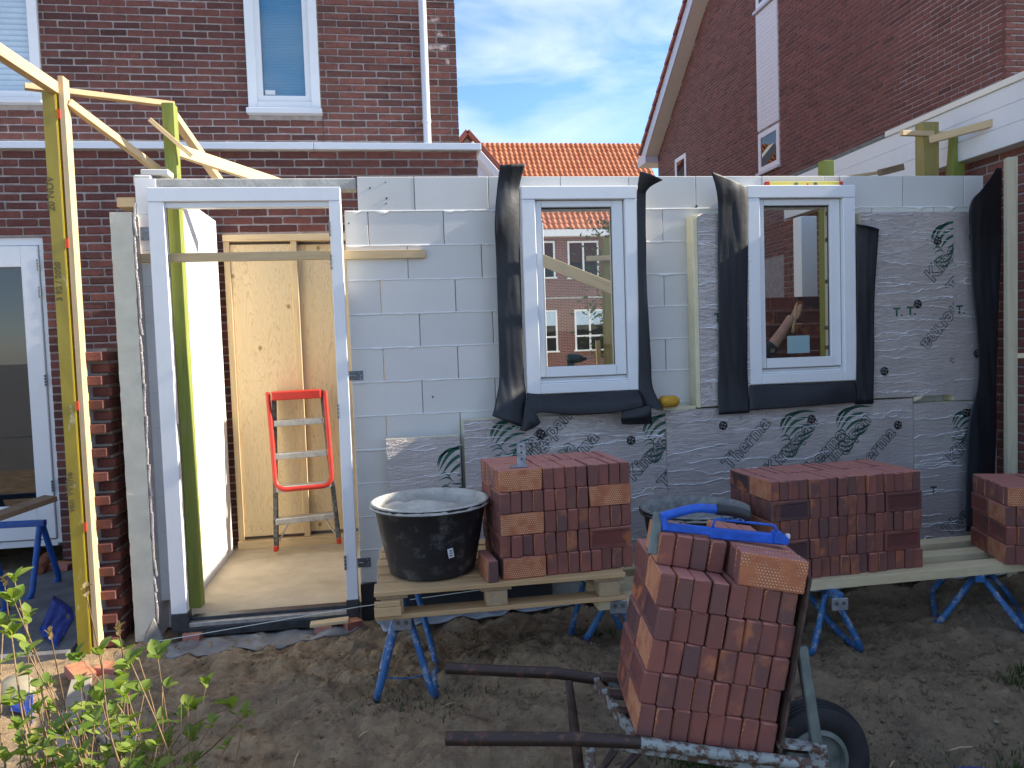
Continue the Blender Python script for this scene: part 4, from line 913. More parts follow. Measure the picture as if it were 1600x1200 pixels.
# drill on the inside sill
dl = thing('cordless_drill', 'dark green cordless drill standing on the inner sill of the centre window', 'drill', at(895, 572, 4.80))
P_ = lambda px, py, Y=4.80: at(px, py, Y)
b = MB(); b.tube([P_(886, 560), P_(888, 560), P_(902, 560), P_(909, 561)], [.022, .03, .03, .022], 14); b.build('body', M['drill'], dl, True)
b = MB(); b.tube([P_(909, 561), P_(916, 560)], [.016, .010], 12); ch = b.build('chuck', M['black'], dl); b = MB(); b.tube([P_(916, 560), P_(927, 558)], .0035, 6); b.build('bit', M['galv'], ch)
b = MB(); b.bar(P_(892, 565), P_(891, 578), .035, .045, .01, (1, 0, 0)); b.build('grip', M['drill'], dl); b = MB(); q = P_(891, 583); b.box(q, (.075, .06, .04), None, .008); b.build('battery', M['black'], dl)
b = MB(); q = P_(880, 590); b.bb(.81, 1.43, 4.70, 4.95, 1.24, q.z - .002, .004); b.solo('inner_sill', M['pine0'], 'pine shelf board behind the centre window carrying the drill', 'shelf')

# ------------------------------------------------------------------ inside the annexe
def bar_thing(name, mat, a, b, w, h, label, cat, group=None, up=(0, 0, 1), ch=.002):
    a = V(a); b = V(b); d = b - a; l = d.length; d.normalize(); u = V(up)
    if abs(d.dot(u)) > .95: u = V((0, 1, 0))
    sx = d.cross(u).normalized(); sz = sx.cross(d).normalized()
    # built along the object's own axis so that the grain follows the stick
    ax = 2 if abs(d.z) > .8 else (0 if abs(d.x) >= abs(d.y) else 1)
    m = MB(); size = [0, 0, 0]; cols = [None] * 3
    cols[ax] = d; size[ax] = l
    o2 = [i for i in range(3) if i != ax]; cols[o2[0]] = sx; cols[o2[1]] = sz; size[o2[0]] = w; size[o2[1]] = h
    Rm = Matrix(cols).transposed()
    if Rm.determinant() < 0: cols[o2[0]] = -sx; Rm = Matrix(cols).transposed()
    m.box((0, 0, 0), size, None, ch); o = link(bpy.data.objects.new(name, m.mesh(name, mat))); o.matrix_world = Matrix.Translation((a + b) / 2) @ Rm.to_4x4(); ORG[o.name] = V((0, 0, 0))
    return tag(o, label, cat, group)
gp = bar_thing('timber_post', M['green_wood'], (-1.245, 4.83, .1), (-1.245, 4.83, 3.08), .066, .085, 'yellow-green timber post standing inside the doorway against the white side wall', 'post')
bar_thing('timber_rail', M['pine0'], (-1.405, 4.612, 2.165), (.20, 4.612, 2.165), .024, .05, 'horizontal pine lath nailed across the doorway to the block wall', 'lath')
pl = thing('plywood_panel', 'pale plywood panel on studs at the back of the doorway', 'panel', (-.7, 6.2, .12))
xs = at(462, 500, 6.17).x
b = MB(); b.bb(-1.215, xs, 6.17, 6.188, .19, 2.44); b.build('sheet', M['ply'], pl); b = MB(); b.bb(xs + .03, -.05, 6.215, 6.233, .19, 2.44); b.build('sheet', M['ply'], pl)
for x in (-1.235, xs + .012, -.06): b = MB(); b.bb(x - .022, x + .022, 6.155, 6.168 if x == -1.235 else 6.24, .165, 2.462, .002); b.build('stud', M['pine2'], pl)
b = MB(); b.bb(-1.258, -.03, 6.14, 6.24, 2.463, 2.512, .002); b.build('top_rail', M['pine0'], pl); b = MB(); b.bb(-1.258, -.03, 6.12, 6.24, .10, .163, .002); b.build('bottom_rail', M['pine0'], pl)
# red and grey steps
sl_ = thing('step_ladder', 'red and grey household steps leaning against the plywood', 'step ladder', at(478, 858, 5.92))
def pt(px, py, t): return at(px, py, 5.90 + .20 * t)
for f_, t_ in (((432, 860), (428, 613)), ((530, 848), (503, 610))):
    b = MB(); b.bar(pt(*f_, 0), pt(*t_, 1), .032, .05, .003, (0, 1, 0)); o = b.build('stile', M['stile'], sl_); q = pt(*f_, 0); b = MB(); b.box(q + V((0, 0, .018)), (.034, .06, .045), None, .006); b.build('foot', M['red'], o)
for (l, r_, t_) in (((430, 661), (506, 656), .8), ((432, 712), (512, 706), .6), ((434, 763), (518, 755), .4), ((433, 813), (524, 803), .2)):
    b = MB(); b.bar(pt(*l, t_) - V((0, .03, 0)), pt(*r_, t_) - V((0, .03, 0)), .095, .044, .004); b.build('step', M['alu'], sl_)
b = MB(); b.bar(pt(428, 618, 1) - V((0, .05, 0)), pt(503, 614, 1) - V((0, .05, 0)), .14, .065, .006); b.build('top_step', M['red'], sl_)
b = MB(); b.tube(round_poly([pt(421, 612, 1) - V((0, .08, 0)), pt(428, 690, .75) - V((0, .08, 0)), pt(434, 763, .45) - V((0, .09, 0)), pt(521, 755, .45) - V((0, .09, 0)), pt(515, 680, .75) - V((0, .08, 0)), pt(509, 610, 1) - V((0, .08, 0))], .09, 6), .0175, 12); smooth_by_angle(b.build('safety_rail', M['red'], sl_))
for a_, c_ in (((437, 845), (452, 815)), ((526, 836), (505, 808))): b = MB(); b.bar(pt(*a_, .1), pt(*c_, .2), .012, .012, .001); b.build('brace', M['alu'], sl_)
p = at(1263, 400, 5.6); b = MB(); x0, x1 = at(1250, 400, 5.6).x, at(1275, 400, 5.6).x; b.bb(x0, x1, 5.58, 5.70, .1, 2.52, .004); b.solo('white_post', M['white'], 'white square post behind the right-hand window', 'post')
x = at(1292, 268, 4.86).x
bar_thing('timber_post', M['green_wood'], (x, 4.87, .1), (x, 4.87, at(1292, 252, 4.87).z), .075, .075, 'green timber post rising behind the right-hand window', 'post')
a_, c_ = at(800, 388, 6.0), at(985, 462, 6.0); bar_thing('timber_brace', M['pine0'], a_, c_, .03, .09, 'slanting pine brace seen through the centre window', 'brace')
a_, c_ = at(948, 700, 7.6), at(948, 372, 7.6); a_.z = .0; bar_thing('timber_post', M['olive_wood'], (c_.x, 7.6, 0), c_, .10, .10, 'brown timber post seen through the centre window', 'post')
a_, c_ = at(916, 404, 7.5), at(962, 403, 7.5); bar_thing('timber_lath', M['pine0'], a_, c_, .03, .05, 'short pine lath on the brown post behind the centre window', 'lath')
st = at(936, 530, 5.4); bar_thing('timber_stake', M['pine2'], (st.x, 5.4, .1), at(934, 532, 5.4), .03, .03, 'thin pine stake standing behind the centre window', 'stake')

# ------------------------------------------------------------------ posts, laths and braces outside at left
py_ = 4.45
b0, b1 = at(66, 160, py_).x, at(88, 160, py_).x
yp = thing('board_post', 'tall timber upright wrapped in yellow lettered film, at left', 'post', ((b0 + b1) / 2, py_ + .03, 0))
b = MB(); b.bb(b0, b1 - .004, py_, py_ + .066, 0, 3.03, .002); b.build('board', M['wrap'], yp); b = MB(); b.bb(b1 - .0035, b1, py_ + .001, py_ + .064, 0, 3.028); b.build('film_edge', M['yellow_sunlit_edge'], yp)
def upright_text(body, px, py, size):
    me = text_mesh(body, size, False); p = at(px, py, py_); me.transform(Matrix.Translation((p.x, py_ - .002, p.z)) @ Matrix.Rotation(-math.pi / 2, 4, 'Y') @ Matrix.Rotation(math.pi / 2, 4, 'X')); me.materials.append(M['faint']); me.transform(Matrix.Translation(-org(yp))); o = link(bpy.data.objects.new('lettering', me)); o.parent = yp
for t_ in (('20 NOV', 86, 330, .05), ('3 92 / 2020', 98, 470, .042), ('van Wijhe', 117, 800, .05)): upright_text(*t_)
bt0, bt1 = at(95, 200, 4.455).x, at(104, 200, 4.455).x
bat = bar_thing('batten', M['pine2'], ((bt0 + bt1) / 2, 4.49, 0), ((bt0 + bt1) / 2, 4.49, at(95, 122, 4.49).z), bt1 - bt0, .075, 'sunlit pine batten standing beside the yellow film-wrapped upright', 'batten')
for k, py in enumerate((178, 380, 634, 824)):
    p = at(97 + k * 9, py, 4.45); b = MB(); b.bb(bt0 - .012, bt0 + .004, 4.4475, 4.4515, p.z - .025, p.z + .025); o = b.build('paint_mark', M['orange_mark'], None); o.parent = bat; o.matrix_parent_inverse = Matrix.Identity(4); o.matrix_local = bat.matrix_world.inverted()
def lath(px0, py0, Y0, px1, py1, Y1, w, h, label, up=(0, 0, 1), mat=None, cat='lath'):
    a_, c_ = at(px0, py0, Y0), at(px1, py1, Y1); d = c_ - a_; ax = 2 if abs(d.normalized().z) > .8 else (0 if abs(d.x) >= abs(d.y) else 1)
    return bar_thing('timber_lath', mat or M['pine%d' % ax], a_, c_, w, h, label, cat, None, up)
lath(-60, 42, 3.7, 84, 137, 4.46, .05, .06, 'pine lath slanting in from the top left corner to the film-wrapped upright')
lath(38, 135, 4.52, 272, 164, 4.86, .045, .03, 'level pine lath from the film-wrapped upright to the green post')
lath(106, 160, 4.50, 250, 268, 4.88, .045, .04, 'pine brace slanting down from the batten top to the green post')
lath(262, 168, 4.90, 346, 288, 5.6, .05, .045, 'pine brace slanting down right from the green post top')
lath(233, 186, 4.70, 300, 244, 4.80, .025, .05, 'short pine board nailed in front of the green post', (0, 1, 0))
lath(268, 232, 4.86, 462, 296, 5.5, .03, .075, 'long pine board sloping down behind the door lintel', (0, .2, 1))
b = MB(); p0, p1 = at(186, 316, 4.7), at(209, 320, 4.7); b.bb(p0.x, p1.x + .02, 4.66, 4.80, p1.z - .018, p0.z + .02, .002); b.solo('wood_block', M['pine0'], 'short wooden peg sticking out left of the side wall top', 'wood block')
# cream foam board on the side wall's outer face, its cut end towards us
sb = thing('side_insulation', 'thick cream insulation board with its cut end facing out, left of the door frame', 'insulation board', (-1.45, 4.6, .02))
b = MB(); nz_ = 60; rr = [(-1.507 + .004 * noise.noise(V((1, 0, z_ * .9))), -1.393 + .005 * noise.noise(V((5, 0, z_ * 1.3)))) for z_ in range(nz_ + 1)]
for k, (l, r_) in enumerate(rr):
    z_ = .02 + 2.375 * k / nz_ + (.012 if k == nz_ else 0); b.v += [V((l, 4.52 + .004 * noise.noise(V((0, 0, k * .7))), z_)), V((r_, 4.52 + .004 * noise.noise(V((7, 0, k * .7))), z_)), V((-1.395, 6.2, z_)), V((-1.505, 6.2, z_))]
for k in range(nz_):
    for i in range(4): b.f.append((k * 4 + i, k * 4 + (i + 1) % 4, k * 4 + 4 + (i + 1) % 4, k * 4 + 4 + i))
b.f += [(3, 2, 1, 0), (nz_ * 4, nz_ * 4 + 1, nz_ * 4 + 2, nz_ * 4 + 3)]; b.build('foam_core', M['pir_pale'], sb)
b = MB(); b.bb(-1.389, -1.3865, 4.522, 6.2, .02, 2.395); b.v = [p + V((.003 * noise.noise(p * 9), 0, 0)) for p in b.v]; b.build('foil', M['foil'], sb)
b = MB()
for k in range(26): z_ = 2.41 - k * .09; b.box((-1.380 + R.uniform(-.004, .004), 4.525, z_), (.012, .02, .095), Matrix.Rotation(R.uniform(-.12, .12), 3, 'Y'), .003)
b.build('torn_edge', M['foil'], sb)
# toothed brick outer leaf, unfinished, in front of the terrace
pr_ = thing('toothed_brick_wall', 'unfinished toothed red brick wall end between the left upright and the cream board', 'brick wall', (-1.72, 4.6, 0))
xb_ = at(168, 700, 4.53).x
vme = [MB().box((0, 0, 0), (.10, .21, .05), None, .004).mesh('brick', M['brick_b']) for _ in range(1)][0]
for k in range(25):
    z_ = .03 + k * .0665; out = k % 2 == 0
    for q in range(8):
        y = (4.515 if out else 4.60) + .105 + q * .22
        if y > 6.2: break
        place('brick', vme, Matrix.Translation((xb_ - .05 + (0 if out else .012) + R.uniform(-.003, .003) , y, z_)) @ Matrix.Rotation(R.uniform(-.03, .03), 4, 'Z'), pr_)
    if out: place('brick', vme, Matrix.Translation((xb_ - .155, 4.70, z_)), pr_)
m = MB(); m.bb(xb_ - .20, xb_ - .006, 4.62, 6.2, 0, 1.67); m.build('mortar_bed', M['mortar'], pr_)

# ------------------------------------------------------------------ posts and laths at right
x0, x1 = at(1441, 230, 4.92).x, at(1465, 230, 4.92).x
bar_thing('timber_post', M['olive_wood'], ((x0 + x1) / 2, 4.95, .1), ((x0 + x1) / 2, 4.95, at(1452, 191, 4.92).z), x1 - x0, .09, 'upright olive timber post behind the right part of the block wall', 'post')
bar_thing('timber_post', M['green_wood'], at(1482, 420, 4.92), at(1497, 205, 4.96), .09, .07, 'leaning green timber post behind the right part of the block wall', 'post')
lath(1408, 208, 4.86, 1520, 211, 5.0, .03, .035, 'pale lath end on the olive post above the block wall'); lath(1452, 219, 4.86, 1625, 172, 4.45, .03, .05, 'long pine lath rising to the right picture edge above the block wall')
lath(1272, 284, 4.9, 1385, 268, 5.0, .02, .02, 'thin pine lath behind the right-hand window top'); lath(1374, 270, 4.88, 1410, 261, 4.98, .03, .045, 'broken pine lath end lying on the block wall top', mat=M['brown_plank'])
px_ = at(1579, 500, 4.15).x; b = MB()
bar_thing('timber_post', M['post_pale'], (px_ + .036, 4.19, .07), (px_ + .036, 4.19, at(1585, 244, 4.15).z), .056, .056, 'pale timber post at the right picture edge beside the brick extension', 'post', None, (.35, 1, 0))
lath(1588, 556, 4.17, 1640, 554, 4.1, .03, .03, 'short pale lath fixed to the right-hand post', mat=M['plank'])

# ------------------------------------------------------------------ blue trestles
def trestle(label, A, B, z, foot, splay, ang_l=0, mat='blue_worn', chain=False, r=.0165, ground=0., plate=True, inset=.10):
    """A,B: ends of the top beam (x,y); two bent tube frames carry it"""
    A = V((A[0], A[1], z)); B = V((B[0], B[1], z)); d = (B - A).normalized(); s = V((-d.y, d.x, 0))
    o = thing('trestle', label, 'trestle', ((A.x + B.x) / 2, (A.y + B.y) / 2, ground), 'blue steel trestles')
    b = MB(); b.bar(A, B, .045, .04, .004); b.build('beam', M[mat], o)
    for k in (-1, 1):
        a0 = A + d * inset + s * k * .02 - V((0, 0, .02)); c0 = B - d * inset + s * k * .02 - V((0, 0, .02))
        a1 = A + d * .02 + s * k * splay; c1 = B - d * .02 + s * k * splay
        if foot: a1 = A + d * foot[0] + s * k * splay; c1 = A + d * foot[1] + s * k * splay
        a1.z = gh(a1.x, a1.y, False) + r * .6; c1.z = gh(c1.x, c1.y, False) + r * .6
        b = MB(); b.tube(round_poly([a0, a1, c1, c0], .09, 6), r, 10); smooth_by_angle(b.build('leg_frame', M[mat], o))
    if plate:
        for q in (A, B):
            b = MB(); b.box(q + d * (.0) - V((0, 0, .035)), (.085, .008, .06), Matrix((s, d, V((0, 0, 1)))).transposed(), .003); pl_ = b.build('end_plate', M['galv'], o)
            for k in (-1, 1): c = MB(); c.tube([q + s * k * .018 - d * .005 - V((0, 0, .03)), q + s * k * .018 + d * .005 - V((0, 0, .03))], .011, 10); c.build('bolt', M['darkgalv'], pl_)
    if chain:
        b = MB(); q0 = A + d * .06 + s * splay * .75; q1 = A + d * .06 - s * splay * .75; q0.z = q1.z = .10 + ground
        pts = [q0.lerp(q1, t / 22) - V((0, 0, .012 * math.sin(math.pi * t / 22))) for t in range(23)]
        for i in range(22): b.bar(pts[i], pts[i + 1], .005 if i % 2 else .010, .010 if i % 2 else .004, .001)
        b.build('chain', M['blue_worn'], o)
    return o
trestle('blue trestle under the left end of the pallet', (-.02, 3.48), (.03, 4.25), .402, (-.02, .36), .135, chain=True)
trestle('blue trestle half hidden behind the wheelbarrow bricks', (1.0, 3.5), (1.02, 4.2), .385, (.12, .5), .15)
trestle('blue trestle under the plank end right of the wheelbarrow', (2.10, 3.44), (2.13, 4.15), .325, (.02, .28), .14)
trestle('blue trestle under the planks at the right picture edge', (2.93, 3.52), (3.28, 4.02), .325, (-.05, .55), .20, plate=False)
trestle('blue trestle on the terrace nearest the patio door corner', (-3.3, 5.72), (-2.42, 5.66), .50, (.1, .86), .20, mat='blue', r=.02, ground=.035, plate=False, inset=.03)
trestle('blue trestle on the terrace at the left picture edge', (-3.2, 5.02), (-2.47, 5.10), .50, (.1, .72), .18, mat='blue', r=.022, ground=.035, plate=True, inset=.03)
a_, c_ = at(-60, 826, 5.15), at(80, 778, 5.6); bar_thing('brown_plank', M['brown_plank'], a_, c_, .14, .035, 'brown plank lying slantwise across the terrace trestles', 'plank')
b = MB(); p0, p1 = atz(58, 890, .075), atz(76, 872, .10); b.tube([p0, p0.lerp(p1, .75)], .045, 14); b.tube([p0.lerp(p1, .7), p1], .052, 14); smooth_by_angle(b.solo('drain_pipe_piece', M['copper'], 'short brown drain pipe piece lying under the terrace trestle', 'pipe'))

# ------------------------------------------------------------------ loose bricks
ORD = ['', 'first', 'second', 'third', 'fourth', 'fifth', 'sixth', 'seventh', 'eighth', 'ninth', 'tenth', 'eleventh', 'twelfth', 'thirteenth', 'fourteenth', 'fifteenth', 'sixteenth', 'seventeenth']
def loose_mesh(k):
    """local x 50 mm thick (flat sides), y 210 long, z 100 wide; +x flat side carries a shallow stamped panel"""
    r_ = random.Random(k + 50); b = MB(); b.box((0, 0, 0), (.0495, .206, .0985), None, .0042); b.v = [p + V((r_.uniform(-.0012, .0012), r_.uniform(-.002, .002), r_.uniform(-.0016, .0016))) for p in b.v]
    x = .0252; P = [(x, -.085, -.028), (x, .085, -.028), (x, .085, .028), (x, -.085, .028)]; Q = [(x - .006, -.073, -.016), (x - .006, .073, -.016), (x - .006, .073, .016), (x - .006, -.073, .016)]
    me = b.mesh('loose_brick', M['loose'])
    bm = bmesh.new(); bm.from_mesh(me); bm.faces.ensure_lookup_table()
    f = max(bm.faces, key=lambda f: f.calc_center_median().x if len(f.verts) == 4 and f.normal.x > .9 else -9)
    bmesh.ops.inset_individual(bm, faces=[f], thickness=.016); bmesh.ops.inset_individual(bm, faces=[f], thickness=.008, depth=-.005 if k % 2 else -.003)
    bm.to_mesh(me); bm.free(); return me
LM = [loose_mesh(k) for k in range(6)]
NB = [0]
def loose(Mx, label, group):
    o = link(bpy.data.objects.new('loose_brick', LM[R.randrange(6)])); o.matrix_world = Mx; NB[0] += 1; return tag(o, label, 'brick', group)
BW, BL, BH = .0528, .2115, .1008
def pile(origin, ex, ey, ez, layout, depth_rows, where, group, jit=.003, skip=None, tops=None):
    """layout: courses from the bottom, each a string of groups: A = four bricks lying along the front (flat side out), B = four headers. Only the shell that can be seen is built."""
    origin = V(origin); ex = V(ex); ey = V(ey); ez = V(ez); nc = len(layout)
    for ci, crs in enumerate(layout):
        n_tot = sum(1 if g == 'A' else 4 for g in crs); sh = R.uniform(-.008, .008)
        for row_ in range(depth_rows):
            u = 0; idx = 0; v0 = row_ * (BL + .006)
            for gi, g in enumerate(crs):
                left = gi == 0; right = gi == len(crs) - 1; top = ci == nc - 1 or (tops and (ci, gi) in tops)
                cnt = 4
                for k in range(cnt):
                    if g == 'B' or (g == 'A' and k == 0): idx += 1
                    seen = top or (row_ == 0 and (g == 'B' or k == 0)) or (left and (g == 'A' or k == 0)) or (right and (g == 'A' or k == cnt - 1))
                    if skip and skip(ci, gi, g, k, row_): continue
                    if not seen: continue
                    if g == 'B': cu = u + (k + .5) * BW; cv = v0 + BL / 2 + R.uniform(-jit, jit) * 2.2; ax, ay = ex, ey
                    else: cu = u + BL / 2; cv = v0 + (k + .5) * BW; ax, ay = -ey, ex
                    c = origin + ex * (cu + sh + R.uniform(-jit, jit) * .3) + ey * cv + ez * (ci * BH + BH / 2)
                    flip = R.random() < .5
                    if g == 'A': flip = where != 'plank pile' and not (ci == 1 and gi == 2) if where != 'right-edge pile' else ci != 2
                    if left and g == 'B' and k == 0: flip = row_ == 1 or ci in (1, 3)
                    if flip: ax, ay = -ax, -ay
                    Mx = Matrix((ax, ay, ez)).transposed() @ Matrix.Rotation(R.uniform(-.012, .012), 3, 'Z') @ Matrix.Rotation(R.uniform(-.006, .006), 3, 'Y')
                    rowt = 'front row' if row_ == 0 else ('back row' if depth_rows == 2 or row_ == depth_rows - 1 else 'middle row')
                    ct = 'bottom' if ci == 0 else 'top' if ci == nc - 1 else ORD[ci + 1]
                    if g == 'B': lab = 'end-on brick, %s from left in the %s course, %s, %s' % (ORD[min(idx, 17)], ct, rowt, where)
                    else: lab = 'sideways brick, %s deep at the %s end of the %s course, %s, %s' % (ORD[k + 1], 'left' if left else 'right' if right else 'middle', ct, rowt, where)
                    loose(Matrix.Translation(c) @ Mx.to_4x4(), lab, group)
                u += BL + .002
Z3 = V((0, 0, 1))
# pile on the pallet
pa = rad(4.5); ex = V((math.cos(pa), math.sin(pa), 0)); ey = V((-math.sin(pa), math.cos(pa), 0))
PZ = .5405
pile((.437, 3.435, PZ), ex, ey, Z3, ['ABB', 'BBA', 'ABB', 'BBA', 'ABB'], 2, 'pallet pile', 'bricks piled on the pallet')
p = V((.385, 3.52, PZ + .0505)); loose(Matrix.Translation(p) @ Matrix.Rotation(.12, 4, 'Z'), 'single dark brick leaning alone against the left side of the pallet pile', 'bricks piled on the pallet')
# pile on the planks
pa = rad(3.0); ex = V((math.cos(pa), math.sin(pa), 0)); ey = V((-math.sin(pa), math.cos(pa), 0))
KZ = .392
pile((1.80, 3.53, KZ), ex, ey, Z3, ['BBBB', 'ABBA', 'BBBB', 'ABBA', 'BBBB'], 2, 'plank pile', 'bricks piled on the planks', .004, lambda ci, gi, g, k, row_: row_ == 1 and gi == 3 and ci < 4 or (row_ == 1 and ci < 2))
# pile at the right edge, turned
pa = rad(-18); ex = V((math.cos(pa), math.sin(pa), 0)); ey = V((-math.sin(pa), math.cos(pa), 0))
q = at(1572, 862, 3.50)
pile((q.x, q.y, KZ), ex, ey, Z3, ['BB', 'BA', 'BB', 'AB'], 2, 'right-edge pile', 'bricks piled at the right edge', .003, lambda ci, gi, g, k, row_: row_ == 1 and gi == 1 and ci < 3)

# ------------------------------------------------------------------ pallet, planks, tubs
pt_ = thing('pallet', 'pale wooden pallet on a blue trestle carrying the full tub and bricks', 'pallet', (.44, 3.85, .405), None)
PX0, PX1, PY0, PY1 = -.135, 1.02, 3.415, 4.25
for i, y in enumerate((PY0, PY0 + .15, PY0 + .29, PY0 + .43, PY0 + .57, PY0 + .71)): b = MB(); b.bb(PX0 - (.0 if i else .003) + R.uniform(0, .02) * (i > 0), PX1 + R.uniform(-.02, .0), y, y + (.135 if i == 0 else .10), PZ - .022, PZ - .001, .002); b.build('deck_board', M['pallet'], pt_)
for x in (PX0 + .075, .41, PX1 - .08):
    b = MB(); b.bb(x - .07, x + .07, PY0 + .02, PY1 - .02, PZ - .042, PZ - .023, .002); b.build('cross_board', M['pallet_y'], pt_)
    for y in (PY0 + .06, 3.83, PY1 - .08): b = MB(); b.bb(x - .05, x + .05, y - .045, y + .045, PZ - .112, PZ - .043, .003); b.build('block', M['pallet_y'], pt_)
for y in (PY0 + .015, 3.78, PY1 - .12): b = MB(); b.bb(PX0, PX1, y, y + .10, PZ - .134, PZ - .113, .002); b.build('bottom_board', M['pallet'], pt_)
b = MB(); b.bb(PX0 - .002, PX0 + .11, PY0 - .004, PY0 + .014, PZ - .068, PZ - .044, .002); b.bb(PX0 - .004, PX0 + .115, PY0 - .006, PY0 + .014, PZ - .112, PZ - .070, .002); b.build('front_piece', M['pallet'], pt_)
a_ = at(935, 941, 3.50)
for i, (y, l) in enumerate(((3.50, 'front'), (3.72, 'middle'), (3.94, 'rear'))):
    bar_thing('timber_plank', M['plank'], (a_.x + .02 * i, y + .05, KZ - .026), (3.55, y + .05 + .03, KZ - .024), .10, .05, 'pale timber plank on the right-hand trestles, the %s one of three' % l, 'plank', 'planks carrying the bricks')
def tub(name_label, c, zb, rb, rt, h, mat, fill, fz, fmat, heap):
    o = thing('mortar_tub', name_label, 'tub', (c[0], c[1], zb)); b = MB()
    b.lathe([(0, zb + .001), (rb - .02, zb + .001), (rb, zb + .012), (rb + (rt - rb) * .5, zb + h * .5), (rt - .008, zb + h - .03), (rt - .006, zb + h - .028), (rt + .012, zb + h - .026), (rt + .014, zb + h - .004), (rt + .008, zb + h), (rt - .006, zb + h - .002), (rt - .014, zb + h - .03), (rb + (rt - rb) * .5 - .006, zb + h * .5), (rb - .01, zb + .02), (0, zb + .02)], (c[0], c[1], 0), 56)
    smooth_by_angle(b.build('body', mat, o)); b = MB(); n_ = 44; rf_ = rb + (rt - rb) * ((fz - zb) / h) - .014; rings = 14
    for i in range(rings + 1):
        r_ = rf_ * i / rings
        for k in range(n_):
            a = 2 * math.pi * k / n_; x, y = c[0] + r_ * math.cos(a), c[1] + r_ * math.sin(a); b.v.append(V((x, y, fz + heap * (1 - (i / rings) ** 2) - heap * .7 * ((x - c[0]) + .8 * (y - c[1])) / rt + .018 * noise.fractal(V((x * 9, y * 9, zb)), .8, 2, 4) * (1.0 if heap else 1) * (1 if i < rings else .4))))
    for i in range(rings):
        for k in range(n_): k2 = (k + 1) % n_; b.f.append((i * n_ + k, i * n_ + k2, (i + 1) * n_ + k2, (i + 1) * n_ + k))
    b.build('mortar', fmat, o, True, fix=False)
    b = MB(); b.lathe([(rt + .0145, zb + h - .02), (rt + .012, zb + h + .0015), (rt - .008, zb + h + .002), (rt - .017, zb + h - .03), (rb + (rt - rb) * .5 - .009, zb + h * .5)], (c[0], c[1], 0), 56); b.v = [p + V((noise.noise(p * 30) * .002, noise.noise(p * 30 + V((5, 0, 0))) * .002, 0)) for p in b.v]; b.build('rim_crust', fmat, o, True)
    return o
tb = tub('black round tub full of dry grey mortar on the pallet', (.135, 3.70), PZ, .205, .272, .345, M['tub'], 1, PZ + .285, M['mortar_mix'], .04)
p = at(704, 864, 3.47); d_ = (p - V((.135, 3.70, p.z))).normalized(); b = MB(); q = V((.135, 3.70, p.z)) + d_ * .2445; sx_ = V((0, 0, 1)).cross(d_) * -1
b.box(q, (.026, .004, .042), Matrix((sx_, d_, V((0, 0, 1)))).transposed() @ Matrix.Rotation(.15, 3, 'Y')); lb = b.build('label', M['label'], tb); b = MB()
for k in range(3): b.box(q + d_ * .0024 + V((0, 0, .011 - k * .011)), (.014, .001, .005), Matrix((sx_, d_, V((0, 0, 1)))).transposed())
b.build('print', M['print'], lb)
tub('black round tub with set mortar skin standing behind the wheelbarrow bricks', (1.465, 3.70), KZ, .20, .262, .37, M['tub'], 1, KZ + .30, M['mortar_old'], .0)
# metal angle on the pallet pile
an = thing('angle_bracket', 'perforated galvanised steel angle lying on the pallet brick pile', 'bracket', at(815, 716, 3.55))
p0 = at(812, 716, 3.56); b = MB(); zt_ = PZ + 5 * BH + .001
b.bb(p0.x - .012, p0.x + .03, 3.56, 3.563, zt_, zt_ + .105, .001); b.bb(p0.x - .05, p0.x + .03, 3.50, 3.56, zt_, zt_ + .003, .001); b.build('plate', M['galv'], an)
b = MB(); 
for k in range(3): b.tube([(p0.x + .009, 3.5585, zt_ + .03 + k * .03), (p0.x + .009, 3.5595, zt_ + .03 + k * .03)], .005, 8)
b.build('hole', M['black'], an)

# ------------------------------------------------------------------ wheelbarrow with its bricks
rV = V((cs, -sn, 0)); dV = V((sn, cs, 0))
wb = thing('wheelbarrow', 'old rusty steel wheelbarrow loaded with bricks, handles pointing left', 'wheelbarrow', atd(1150, 1230, 2.5) * 1.0)
wb.location.z = 0; ORG[wb.name] = V(wb.location)
DN, DF = 2.24, 2.74
for D, pts in ((DN, [(697, 1154), (900, 1155), (1000, 1160), (1120, 1177), (1265, 1194)]), (DF, [(697, 1044), (870, 1052), (962, 1066), (1090, 1090), (1210, 1112)])):
    ps = [atd(*p, D + (.03 if i < 1 else 0)) for i, p in enumerate(pts)]
    b = MB(); b.tube(ps[:3], [.0205, .0205, .019], 14); h = b.build('handle', M['handle'], wb); smooth_by_angle(h); b = MB(); b.tube(ps[2:], .018, 12); smooth_by_angle(b.build('rail', M['flake'], wb))
b = MB(); b.bar(atd(932, 1066, 2.72), atd(1000, 1166, 2.26), .02, .035, .002); b.build('cross_bar', M['flake'], wb)
for (l0, r0, D) in (((940, 1057), (1000, 1066), 2.70), ((950, 1084), (1010, 1090), 2.58), ((965, 1112), (1020, 1118), 2.46), ((985, 1142), (1040, 1150), 2.34)):
    b = MB(); b.bar(atd(*l0, D), atd(*r0, D) + rV * .45 - V((0, 0, .055)), .045, .018, .002); b.build('slat', M['rust'], wb)
b = MB(); b.tube([atd(889, 1062, 2.73), atd(899, 1150, 2.70), atd(908, 1235, 2.68)], [.013, .02, .02], 10); b.build('leg', M['rust'], wb, True)
b = MB(); b.tube([atd(922, 1160, 2.25), atd(926, 1290, 2.25)], .015, 10); b.build('leg', M['flake'], wb, True)
for a_, c_ in (((1006, 1166), (930, 1250)), ((965, 1165), (900, 1260))): b = MB(); b.tube([atd(*a_, 2.32), atd(*c_, 2.36)], .012, 8); b.build('brace', M['handle'], wb, True)
tau = .185
eX = (rV * math.cos(tau) - Z3 * math.sin(tau)).normalized(); eZ = (rV * math.sin(tau) + Z3 * math.cos(tau)).normalized()
o0 = atd(992, 1151, 2.265)
